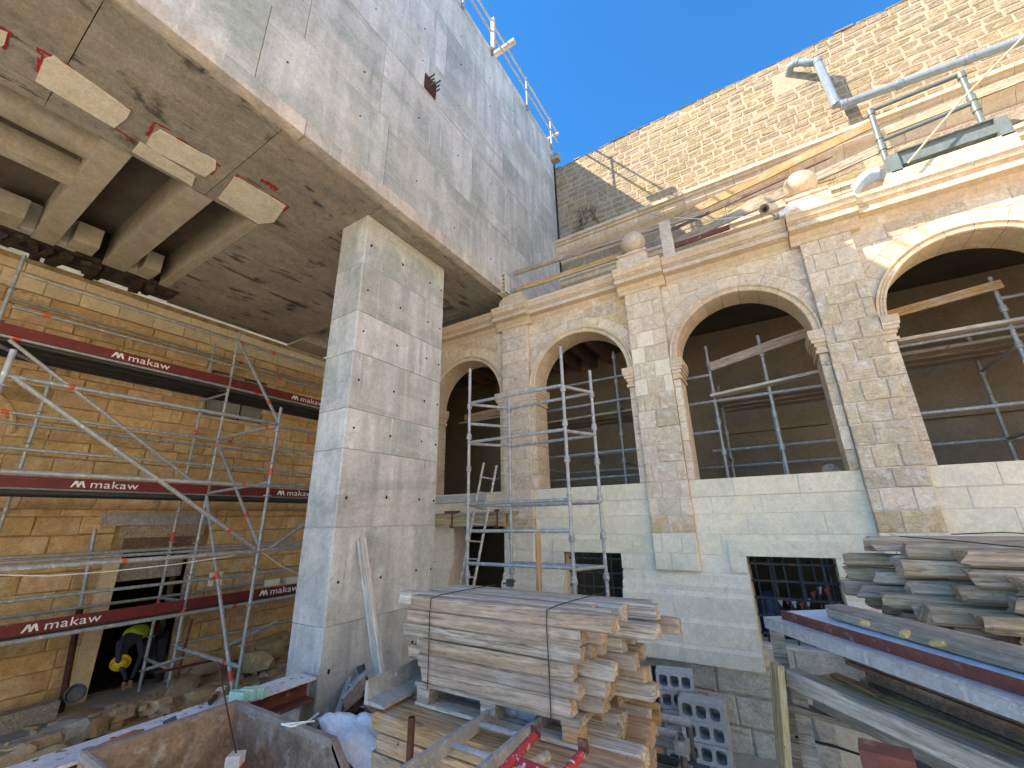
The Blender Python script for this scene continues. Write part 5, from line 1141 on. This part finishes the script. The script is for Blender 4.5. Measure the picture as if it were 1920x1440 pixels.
# white cloth sack between skip and planks
cs = MB(); NX, NY = 16, 14; c0 = at(596, 1346, 'z', 1.12); c1 = at(712, 1350, 'z', 1.10); c2 = at(735, 1470, 'z', .9); c3 = at(640, 1445, 'z', .95)
vs = []
for j in range(NY+1):
    for i in range(NX+1):
        u, v = i/NX, j/NY; p = c0.lerp(c1, u).lerp(c3.lerp(c2, u), v); h = noise.noise(Vector((u*2.6, v*2.6, 1)))*.07+noise.noise(Vector((u*9, v*4, 4)))*.018
        p.z += h+.04-.10*max(0, abs(u-.5)*2-.8)*5*.5; vs.append(tuple(p))
cs.add(vs, [(j*(NX+1)+i, j*(NX+1)+i+1, (j+1)*(NX+1)+i+1, (j+1)*(NX+1)+i) for j in range(NY) for i in range(NX)])
so_ = cs.build('white_sack', M['cloth_white'], smooth=True); md = so_.modifiers.new('thick', 'SOLIDIFY'); md.thickness = .012
tag(so_, 'crumpled white woven sack between the skip and the plank pile', 'sack')
tag(MB().path([c0+Vector((.0, 0, .03)), at(570, 1358, 'z', 1.17), at(545, 1362, 'z', 1.18), at(528, 1358, 'z', 1.18), at(545, 1357, 'z', 1.185), at(590, 1352, 'z', 1.17)], .007, 6).build('sack_strap', M['cloth_white']), 'white strap loop of the sack lying over the skip rim', 'strap')
# scrap metal heap at the column foot
GSc = 'metal scraps heaped at the foot of the column'
random.seed(3)
scr = [((632, 1338), (655, 1272), .03, 'galv', 'thin pale metal strip leaning on the column foot'), ((611, 1345), (612, 1328), .025, 'galv', 'short metal strip left of the scrap heap'), ((690, 1310), (675, 1248), .05, 'galv_dark', 'bent channel piece leaning on the column'),
       ((655, 1335), (705, 1285), .06, 'rust', 'rusty angle bar in the scrap heap'), ((665, 1342), (712, 1302), .04, 'iron', 'dark bar in front of the scrap heap'), ((680, 1325), (702, 1345), .04, 'galv', 'grey bar lowest in the scrap heap')]
for p, q, w_, m, lb in scr:
    a = at(*p, 'x', -4.2); c = at(*q, 'x', -4.38); tag(MB().bar(a, c, w_*1.6, .012).bar(a+Vector((0, w_*.7, 0)), c+Vector((0, w_*.7, .0)), .012, w_*1.2).build('metal_scrap', M[m]), lb, 'scrap', GSc)
sh = at(665, 1305, 'x', -4.25); tag(MB().cbox(sh, .03, .30, .28, Matrix.Rotation(.5, 3, 'X') @ Matrix.Rotation(.3, 3, 'Y')).cbox(sh+Vector((-.02, .08, .14)), .10, .26, .015, Matrix.Rotation(.4, 3, 'X')).build('sheet_box', M['galv']), 'crumpled grey sheet metal box in the scrap heap', 'sheet metal', GSc)
heap = MB()
for i in range(70):
    c = Vector((-4.15+R(-.25, .25), 3.75+R(-.6, .5), R(.05, .75))); heap.cbox(c, R(.05, .3), R(.02, .12), R(.01, .06), Matrix.Rotation(R(0, 3), 3, 'Z') @ Matrix.Rotation(R(-.8, .8), 3, 'X'))
heap.build('scrap_litter', M['galv_dark'], kind='stuff')

# rubble, rocks and slabs in front of the ochre wall
rk = [((385, 1250), .22, 'large upright ochre stone beside the scaffold foot'), ((340, 1300), .25, 'brown stone in the middle of the rubble heap'), ((375, 1305), .17, 'ochre stone at the front of the rubble heap'), ((290, 1325), .16, 'small stone left in the rubble heap'),
      ((225, 1340), .14, 'flat pale stone lying before the doorway'), ((120, 1380), .24, 'big grey stone slab at the lower left'), ((60, 1410), .22, 'broken stone at the lower left corner'), ((170, 1365), .17, 'ochre stone near the steel beam'), ((20, 1425), .2, 'stone in the lower left corner of the picture'),
      ((505, 1215), .24, 'long pale boulder lying beside the column'), ((480, 1240), .26, 'big rough boulder below the long pale one'), ((430, 1285), .13, 'small ochre stone by the scaffold post'), ((525, 1195), .16, 'upper stone of the heap beside the column'), ((395, 1290), .12, 'brownish stone behind the bolt plate'), ((95, 1415), .14, 'yellowish stone chip near the skip corner')]
for i, ((px, py), s, lb) in enumerate(rk):
    zc = .18 if py > 1240 else .32; c = at(px, py, 'z', zc)
    if c.x < -9.3: c = at(px, py, 'x', -9.2)
    o = rock(c, (s*1.25, s*.85, s*.65), 'rock' if i not in (5,) else 'slab', i); tag(o, lb, 'stone', 'rubble stones on the ground before the ochre wall')
hp = MB(); random.seed(9)
for i in range(420):
    t = R(0, 1); c = Vector((-8.7+R(-.6, 1.6), 2.2+3.6*t+R(-.4, .4), 0)); hgt = .28*max(0, 1-abs(c.x+8.0)/1.2); c.z = R(0, max(.03, hgt)); s = R(.02, .09)
    hp.cbox(c, s*R(1, 2), s*R(.7, 1.4), s*R(.5, 1), Matrix.Rotation(R(0, 3), 3, 'Z') @ Matrix.Rotation(R(-.7, .7), 3, 'X'))
for i in range(350):
    c = Vector((R(-9, -1), R(.5, 6.2), 0)); s = R(.01, .035)
    if CXL-.1 < c.x < CXR+.1 and CY0-.1 < c.y: continue
    hp.cbox(c, s*2, s*1.4, s, Matrix.Rotation(R(0, 3), 3, 'Z'))
hp.build('loose_rubble', M['rock'], kind='stuff')
hm = MB(); NX, NY = 30, 24; vs = []
for j in range(NY+1):
    for i in range(NX+1):
        x = -9.6+3.6*i/NX; y = 2.2+4.0*j/NY; e_ = min(i, NX-i, j, NY-j)/4; z = -.06+min(1, e_)*(.17+.16*noise.noise(Vector((x*1.7, y*1.7, 7)))+.05*noise.noise(Vector((x*6, y*6, 2))))*(1.25 if y > 4 else .8); vs.append((x, y, z))
hm.add(vs, [(j*(NX+1)+i, j*(NX+1)+i+1, (j+1)*(NX+1)+i+1, (j+1)*(NX+1)+i) for j in range(NY) for i in range(NX)]); hm.build('rubble_mound', M['rock'], smooth=True, kind='stuff')
GPI = 'loose bars lying on the rubble near the scaffold foot'
for (p, q, r_, m, lb) in (((275, 1255), (395, 1215), .025, 'galv', 'grey tube lying on the rubble below the makaw board'.replace('makaw', 'lowest maroon')), ((290, 1262), (400, 1238), .02, 'rust', 'rusty bar lying below the grey tube on the rubble'), ((332, 1272), (360, 1160), .022, 'rust', 'rusty stake standing in the rubble'), ((420, 1215), (520, 1165), .035, 'galv', 'grey tube leading to the column over the rubble')):
    tag(MB().tube(at(*p, 'x', -8.3), at(*q, 'x', -8.3), r_, 8).build('loose_bar', M[m], smooth=True), lb, 'bar', GPI)
tag(MB().bar((-9.3, -.5, .12), (-9.35, 2.55, .14), .22, .24).build('kerb_timber', M['wood_grey']), 'heavy grey timber lying at the foot of the ochre wall left of the prop', 'timber')
tag(MB().lathe(at(140, 1300, 'x', -9.3), [(.11, -.12), (.12, 0), (.10, .01), (.10, -.1)], 16, (1, -.5, .3)).build('duct_end', M['galv_dark'], smooth=True), 'round dark metal duct end beside the doorway', 'duct')
# two small hollow bricks standing on the lowest deck and pale offcuts
hbk = at(402, 1097, 'x', -8.75); hbz = B(400, 1100).z
hk = MB().box(-8.80, -8.70, hbk.y-.09, hbk.y-.045, hbz, hbz+.22).box(-8.80, -8.70, hbk.y+.045, hbk.y+.09, hbz, hbz+.22).box(-8.80, -8.70, hbk.y-.045, hbk.y+.045, hbz+.09, hbz+.13)
tag(hk.build('h_brick', M['foam']), 'pale H shaped block standing on the lowest scaffold deck', 'block')
for i, (px, py) in enumerate(((510, 1092), (545, 1088))): c = at(px, py, 'x', -8.75); tag(MB().cbox(c, .12, .24, .12).build('pale_block', M['foam']), ['pale block on the lowest scaffold deck left of its neighbour', 'pale block on the lowest scaffold deck touching the column edge'][i], 'block')
# ================================================================== terrace details, drainpipe, camera, railings
dp = thing('drainpipe', 'pale grey plastic drainpipe bending out of the sunlit rear wall', 'pipe', (2.3, 9.05, 12))
q = [at(1483, 118, 'y', 9.05), at(1530, 112, 'y', 9.0), at(1572, 200, 'y', 9.0), at(1935, 68, 'y', 9.0)]
pts = [Vector((q[0].x-.05, 9.32, q[0].z-.02)), Vector((q[0].x, 9.12, q[0].z)), q[0].lerp(q[1], .25), q[1]-Vector((.08, 0, .02)), q[1]+Vector((.01, 0, -.07)), q[2]+Vector((-.02, 0, .10)), q[2]+Vector((.09, 0, .0)), q[3]]
def pathseg(a, b, r=.085): W(MB().path(pts[a:b+1], r, 14), 'pipe', M['pvc'], dp, True)
W(MB().path(pts, .08, 16), 'pipe', M['pvc'], dp, True)
for c, d in ((pts[2], pts[3]-pts[2]), (pts[4], pts[5]-pts[4]), (pts[5], pts[4]-pts[5]), (pts[6], pts[7]-pts[6]), (pts[6].lerp(pts[7], .33), pts[7]-pts[6]), (pts[6].lerp(pts[7], .7), pts[7]-pts[6])): W(MB().lathe(c, [(.088, -.05), (.092, -.045), (.092, .045), (.088, .05)], 16, d), 'collar', M['pvc'], dp, True)
W(MB().box(q[0].x-.28, q[0].x+.08, YF+.012, YF+.02, 11.7, 12.35), 'wall_opening', M['ochre_joint'], dp)
# guard frame of tubes over the parapet channel
gf = thing('tube_guard', 'grey green tube guard frame standing on the parapet at upper right', 'railing', (2.5, 6.45, 6.9))
g0 = at(1665, 312, 'y', 6.45); g1 = at(1640, 205, 'y', 6.45); g2 = at(1798, 140, 'y', 6.45); g3 = at(1840, 228, 'y', 6.45)
g0b = Vector((g0.x, 6.45, 6.86)); g3b = Vector((g3.x, 6.45, 6.98))
for a, b_ in ((g0b, Vector((g0b.x+.03, 6.45, g1.z))), (g3b, Vector((g3b.x+.02, 6.45, g2.z)))):
    W(MB().tube(a, b_, .034, 12), 'post', M['grey_paint'], gf, True)
    for t in (.05, .42, .58, .97): c = a.lerp(b_, t); W(MB().lathe(c, [(.036, -.05), (.045, -.045), (.045, .045), (.036, .05)], 12), 'fitting', M['grey_paint'], gf, True)
for za in (1.0, .52):
    z0 = g0b.z+(g1.z-g0b.z)*za; z3 = g3b.z+(g2.z-g3b.z)*za; W(MB().tube((g0b.x+.03*za, 6.45, z0), (g3b.x+.02*za, 6.45, z3), .027, 12), 'rail', M['grey_paint'], gf, True)
W(MB().box(g0b.x+.06, g3b.x+.05, 6.34, 6.36, 6.93, 7.10).box(g0b.x+.06, g3b.x+.05, 6.34, 6.62, 6.91, 6.93).box(g0b.x+.06, g3b.x+.05, 6.30, 6.34, 7.085, 7.10), 'channel', M['grey_paint'], gf)
for x in (g0b.x-.02, g3b.x+.04): W(MB().box(x-.012, x+.10, 6.30, 6.34, 6.80, 7.08).box(x-.012, x+.0, 6.34, 6.66, 6.80, 7.08), 'end_bracket', M['grey_paint'], gf)
pb = thing('parapet_block', 'long rough cement parapet block under the guard frame', 'block', (2.5, 6.4, 6.65)); W(MB().box(1.95, 3.12, 6.30, 6.75, 6.652, 6.82), 'slab', M['rubble_base'], pb)
tag(MB().lathe((2.55, 6.5, 6.87), [(.02, -.05), (.07, -.04), (.075, .02), (.03, .06)], 12, (1, 0, .2)).build('blue_bag', M['blue'], smooth=True), 'small blue plastic bag tucked under the guard frame channel', 'bag')
for i, x in enumerate((2.25, 2.8)): tag(MB().cbox((x, 6.5, 6.86), .34, .14, .06, Matrix.Rotation(.05, 3, 'Y')).build('folded_mat', M['sealant']), ['yellow brown mat scrap left of the blue bag', 'yellow brown mat scrap right of the blue bag'][i], 'mat')
# light blue sheet behind the cornice
tp = MB(); vs = []; N_ = 12; a = at(1598, 362, 'y', 6.62); b_ = at(1655, 318, 'y', 6.62)
for j in range(6):
    for i in range(N_+1):
        t = i/N_; p = a.lerp(b_, t); vs.append((p.x, 6.62-.10*math.sin(math.pi*j/5)+.12*t, p.z+.10*math.sin(math.pi*t*.9)-.14+.05*j))
tp.add(vs, [(j*(N_+1)+i, j*(N_+1)+i+1, (j+1)*(N_+1)+i+1, (j+1)*(N_+1)+i) for j in range(5) for i in range(N_)])
o = tp.build('blue_sheet', M['tarp'], smooth=True); o.modifiers.new('t', 'SOLIDIFY').thickness = .006; tag(o, 'light blue curved plastic sheet left of the guard frame', 'sheet')
# security camera
cc = at(1437, 392, 'y', 6.15); cv = thing('security_camera', 'cream bullet security camera on the cornice left of the ball finial', 'camera', tuple(cc))
ax = Vector((-.55, -1.0, -.55)).normalized()
W(MB().lathe(cc, [(.058, -.26), (.066, -.24), (.066, .04), (.060, .045)], 20, ax), 'housing', M['camera_white'], cv, True)
W(MB().lathe(cc, [(.071, -.20), (.074, -.2), (.074, .075), (.071, .075), (.071, -.20)], 20, ax, False), 'sun_hood', M['camera_white'], cv, True)
W(MB().lathe(cc, [(.052, .046), (.05, .050)], 20, ax), 'face_ring', M['wood_brown'], cv, True); W(MB().lathe(cc, [(.03, .051), (.028, .056)], 16, ax), 'lens', M['black'], cv, True)
W(MB().tube(cc-ax*.12+Vector((0, 0, -.06)), cc-ax*.20+Vector((.03, .05, -.15)), .02, 8).cbox(cc-ax*.2+Vector((.03, .05, -.16)), .09, .09, .03), 'bracket', M['camera_white'], cv)
tag(MB().tube(at(1460, 405, 'y', 6.25), at(1492, 385, 'y', 6.25), .055, 12).build('rolled_paper', M['white_print'], smooth=True), 'pale roll lying on the cornice right of the security camera', 'roll')
# upright slabs and hollow brick
a = at(1255, 478, 'y', 6.32); tag(MB().box(a.x-.09, a.x+.09, 6.33, 6.38, 6.66, 7.02).build('stone_slab', M['rubble_base']), 'lower grey terrazzo slab upright on the cornice', 'slab')
tag(MB().box(a.x-.095, a.x+.08, 6.335, 6.385, 7.022, 7.34).build('stone_slab', M['rubble_base']), 'upper grey terrazzo slab standing on the lower one', 'slab')
hbq = thing('hollow_brick', 'pale hollow brick standing on end on the cornice beside the concrete overhang', 'brick', (-4.0, 6.28, 6.95))
bx0 = -4.02
W(MB().box(bx0-.10, bx0-.085, 6.2, 6.4, 6.95, 7.38).box(bx0+.085, bx0+.10, 6.2, 6.4, 6.95, 7.38).box(bx0-.0075, bx0+.0075, 6.2, 6.4, 6.95, 7.38), 'wall', M['foam'], hbq)
for i in range(6): W(MB().box(bx0-.10, bx0+.10, 6.201, 6.4, 6.95+.083*i, 6.965+.083*i), 'web', M['foam'], hbq)
W(MB().box(bx0-.1, bx0+.1, 6.39, 6.402, 6.95, 7.38), 'back', M['foam'], hbq)
# timber guard rails above the cornice
GG = 'long boards used as guard rails along the terrace'
for lb, p, q_, w_, h_, m in (('upper weathered guard board left of the grey slabs', (-3.95, 6.62, 7.60), (-.2, 6.70, 7.52), .03, .11, 'wood_old'), ('lower reddish guard board left of the first ball finial', (-3.95, 6.60, 7.18), (-1.45, 6.68, 7.20), .03, .11, 'wood_fresh'),
        ('dark board rising to the right behind the second ball finial', at(1262, 458, 'y', 6.95), at(1668, 270, 'y', 7.1), .03, .15, 'wood_grey'), ('short maroon board low between the grey slabs and the camera', (-.9, 6.6, 6.98), (.1, 6.75, 7.1), .03, .09, 'dusty_red'),
        ('long orange board slanting above the terrace in the middle', at(1252, 418, 'y', 7.8), at(1645, 228, 'y', 8.0), .03, .17, 'wood_fresh'), ('thin dark board running just under the long orange one', at(1240, 440, 'y', 7.7), at(1560, 292, 'y', 7.8), .03, .06, 'wood_brown'), ('upper pinkish board at the right edge above the guard frame', at(1660, 246, 'y', 7.4), at(1925, 142, 'y', 7.5), .03, .15, 'wood_old'),
        ('grey lower board at the right edge behind the guard frame', at(1800, 268, 'y', 6.9), at(1925, 214, 'y', 6.95), .03, .14, 'wood_grey')):
    plank('guard_board', lb, p, q_, w_, h_, m, GG)
# ropes and wires
tag(MB().path([at(1925, 62, 'y', 6.2), at(1800, 190, 'y', 6.2), at(1702, 306, 'y', 6.2)], .012, 6).build('rope', M['rope']), 'taut beige rope running down to the parapet at upper right', 'rope')
tag(MB().path([at(1108, 348, 'y', 9.1), at(1150, 375, 'y', 8.6), at(1200, 395, 'y', 7.8), at(1243, 407, 'y', 6.8)], .008, 5).build('wire', M['rope']), 'thin wire hanging from the rear wall to the grey slabs', 'wire')
tag(MB().path([at(1262, 408, 'y', 6.5), at(1340, 412, 'y', 6.4), at(1425, 402, 'y', 6.3)], .007, 5).build('wire', M['white_cable']), 'white cable running from the grey slabs to the security camera', 'cable')
tag(MB().path([(-.3, YA+.4, 3.1), (-.1, YA+.35, 3.1)], .01, 5).build('wire', M['wire']), 'short dark wire end on the sill of the third arch', 'wire')
# dry weed growing on the shaded rear wall
wd = MB(); random.seed(4)
for i in range(60):
    p = Vector((-3.2+R(-.2, .3), YF-.02, 10.7+R(-.35, .25))); wd.path([p, p+Vector((R(-.12, .12), -R(.05, .14), R(-.3, .02)))], .006, 4)
wd.path([(-3.05, YF-.02, 10.8), (-2.9, YF-.12, 10.4), (-2.75, YF-.06, 10.05)], .018, 5)
o = wd.build('dry_weed', M['wood_brown']); tag(o, 'dry hanging weed growing from the shaded part of the rear wall', 'weed')
# bits in the basement behind the grille and ragged heap in the leftmost arch
gtape = thing('warning_tape', 'red white warning tape hanging inside the right basement window', 'tape', (.0, 7.4, 1.6))
for i in range(9):
    t = i/8; x = -.35+.62*t; z = 1.42+.22*t+.06*math.sin(t*9); W(MB().add([(x, 7.2, z), (x+.07, 7.2, z+.03), (x+.04, 7.19, z-.08)], [(0, 1, 2)]), 'flag', M['red_band'] if i % 2 == 0 else M['white_print'], gtape)
tag(MB().cbox((.25, 7.3, 1.12), .5, .3, .35, Matrix.Rotation(.4, 3, 'Z')).build('bagged_goods', M['tarp']), 'pale bundle standing inside the right basement window', 'bundle')
tag(MB().lathe((-.40, 7.3, 1.1), [(.16, 0), (.2, .1), (.19, .35), (.08, .5)], 12).build('blue_bundle', M['blue'], smooth=True), 'blue bundle inside the right basement window', 'bundle')
for i, x in enumerate((-.28, .05, .33)): tag(MB().tube((x, 7.6, 0), (x+.02, 7.6, 2.6), .024, 8).build('basement_prop', M['galv'], smooth=True), ['left prop inside the right basement window', 'middle prop inside the right basement window', 'right prop inside the right basement window'][i], 'prop', 'props inside the basement window')
tag(MB().prism([(-6.0, 2.95), (-4.5, 2.95), (-4.6, 3.5), (-4.9, 3.95), (-5.3, 4.0), (-5.7, 3.6), (-6.0, 3.3)], lambda p: (p[0], 8.9, p[1]), lambda p: (p[0], 9.05, p[1])).build('plaster_remnant', M['plaster']), 'rounded remnant of lighter plaster deep in the leftmost arch', 'plaster')
tag(MB().box(.55, .75, 7.0, 7.25, 2.91, 3.14).lathe((.65, 7.1, 3.14), [(.1, 0), (.08, .08), (.02, .1)], 10).build('paper_bag', M['wood_old']), 'brown bag just visible over the sill of the third arch', 'bag')

# ================================================================== worker bending in the doorway
wk = thing('person', 'worker in yellow high visibility vest and hard hat bending over in the dark doorway', 'person', tuple(at(250, 1290, 'x', -9.75)*Vector((1, 1, 0))))
def skin(name, joints, bones, m, parent, root=0, sub=2, extra=None):
    me = bpy.data.meshes.new(name); me.from_pydata([j[0] for j in joints], bones, []); o = bpy.data.objects.new(name, me); COL.objects.link(o)
    md = o.modifiers.new('Skin', 'SKIN'); 
    for i, v in enumerate(me.skin_vertices[0].data): v.radius = (joints[i][1], joints[i][1] if len(joints[i]) < 3 else joints[i][2]); v.use_root = (i == root)
    s_ = o.modifiers.new('sub', 'SUBSURF'); s_.levels = sub; s_.render_levels = sub
    dg = bpy.context.evaluated_depsgraph_get(); m2 = bpy.data.meshes.new_from_object(o.evaluated_get(dg)); bpy.data.objects.remove(o)
    m2.materials.clear(); m2.materials.append(M[m])
    for p in m2.polygons: p.use_smooth = True
    o2 = bpy.data.objects.new(name, m2); COL.objects.link(o2); keep(o2, parent); return o2
# bending: hips back right, trunk leaning forward-left and down, head lowest left
hp0 = at(305, 1185, 'x', -9.75); sh0 = at(247, 1200, 'x', -9.45); hd = at(236, 1246, 'x', -9.35)
gx = wk.location
def P3(v, dx=0, dy=0, dz=0): return (v[0]+dx, v[1]+dy, v[2]+dz)
lf_ = Vector((-9.70, hp0.y-.10, .0)); rf_ = Vector((-9.62, hp0.y+.12, .0))
J = [(tuple(hp0), .15, .13), (tuple(hp0.lerp(sh0, .5)+Vector((0, 0, .04))), .15, .12), (tuple(sh0), .16, .12), (tuple(sh0.lerp(hd, .5)), .06), (tuple(hd+Vector((0, 0, .01))), .09),
     (tuple(hp0+Vector((0, -.10, -.05))), .10), (tuple((hp0+lf_)/2+Vector((.12, -.05, .02))), .075), (P3(lf_, 0, 0, .10), .05), (P3(lf_, .12, -.03, .05), .04),
     (tuple(hp0+Vector((0, .10, -.05))), .10), (tuple((hp0+rf_)/2+Vector((.12, 0, .02))), .075), (P3(rf_, 0, 0, .10), .05), (P3(rf_, .12, -.03, .05), .04),
     (tuple(sh0+Vector((.12, -.12, -.02))), .055), (tuple(sh0+Vector((.18, -.10, -.28))), .042), (tuple(sh0+Vector((.22, .02, -.50))), .032), (tuple(sh0+Vector((.22, .04, -.58))), .028),
     (tuple(sh0+Vector((.05, .16, -.04))), .055), (tuple(sh0+Vector((.12, .22, -.28))), .042), (tuple(sh0+Vector((.20, .14, -.50))), .032), (tuple(sh0+Vector((.21, .12, -.58))), .028)]
Bn = [(0, 1), (1, 2), (2, 3), (3, 4), (0, 5), (5, 6), (6, 7), (7, 8), (0, 9), (9, 10), (10, 11), (11, 12), (2, 13), (13, 14), (14, 15), (15, 16), (2, 17), (17, 18), (18, 19), (19, 20)]
body = skin('body', J, Bn, 'trouser', wk)
vest = skin('vest', [(tuple(hp0.lerp(sh0, .42)+Vector((0, 0, .05))), .165, .14), (tuple(hp0.lerp(sh0, .75)+Vector((0, 0, .05))), .175, .14), (tuple(sh0+Vector((0, 0, .01))), .165, .13)], [(0, 1), (1, 2)], 'hivis', wk)
shirt = skin('shirt', [(tuple(hp0.lerp(sh0, .05)+Vector((0, 0, .03))), .16, .14), (tuple(hp0.lerp(sh0, .42)+Vector((0, 0, .045))), .16, .13)], [(0, 1)], 'maroon_cloth', wk)
hx = (hd-sh0).normalized(); hx = (hx*.4+Vector((.8, -.35, 0))).normalized()
hat = MB().lathe(hd+hx*.02, [(.108, -.015), (.135, -.012), (.135, .0), (.106, .012), (.102, .045), (.085, .085), (.045, .11), (.01, .115)], 20, hx); W(hat, 'hard_hat', M['yellow_plastic'], wk, True)
W(MB().path([hd+hx*.015+Vector(v) for v in ((0, -.12, 0), (0, -.05, .11), (0, .05, .11), (0, .12, 0))], .006, 5), 'hat_strap', M['black'], wk)
for nm_, ws in (('left', 16), ('right', 20)):
    w0 = Vector(J[ws][0]); fg = [ (tuple(w0+Vector((0, 0, .03))), .024)]; bn = []
    pj = [(tuple(w0), .024), (tuple(w0+Vector((.01, .0, -.05))), .026)]; bb = [(0, 1)]
    for f_ in range(4):
        dx_ = (-.024+.016*f_); ln = (.06, .07, .066, .05)[f_]; a = w0+Vector((.0, dx_, -.075)); pj += [(tuple(a), .0085), (tuple(a+Vector((.006, 0, -ln*.5))), .008), (tuple(a+Vector((.022, 0, -ln*.9))), .0065)]; k = len(pj); bb += [(1, k-3), (k-3, k-2), (k-2, k-1)]
    a = w0+Vector((.01, -.03, -.03)); pj += [(tuple(a), .010), (tuple(a+Vector((.02, -.012, -.03))), .008)]; k = len(pj); bb += [(0, k-2), (k-2, k-1)]
    skin('hand', pj, bb, 'skin', wk, sub=1)

wk.location.x -= .22
# ------------------------------------------------------------------ added wall out of view, bouncing warm sunlight into the shade
cw = thing('bounce_wall', 'added plain wall outside the view on the right, bouncing sunlight into the shade', 'wall', (8.5, 0, 0))
W(MB().box(8.5, 9.5, -14, 9.2, 0, 12), 'wall_core', M['bounce_wall_pale'], cw)
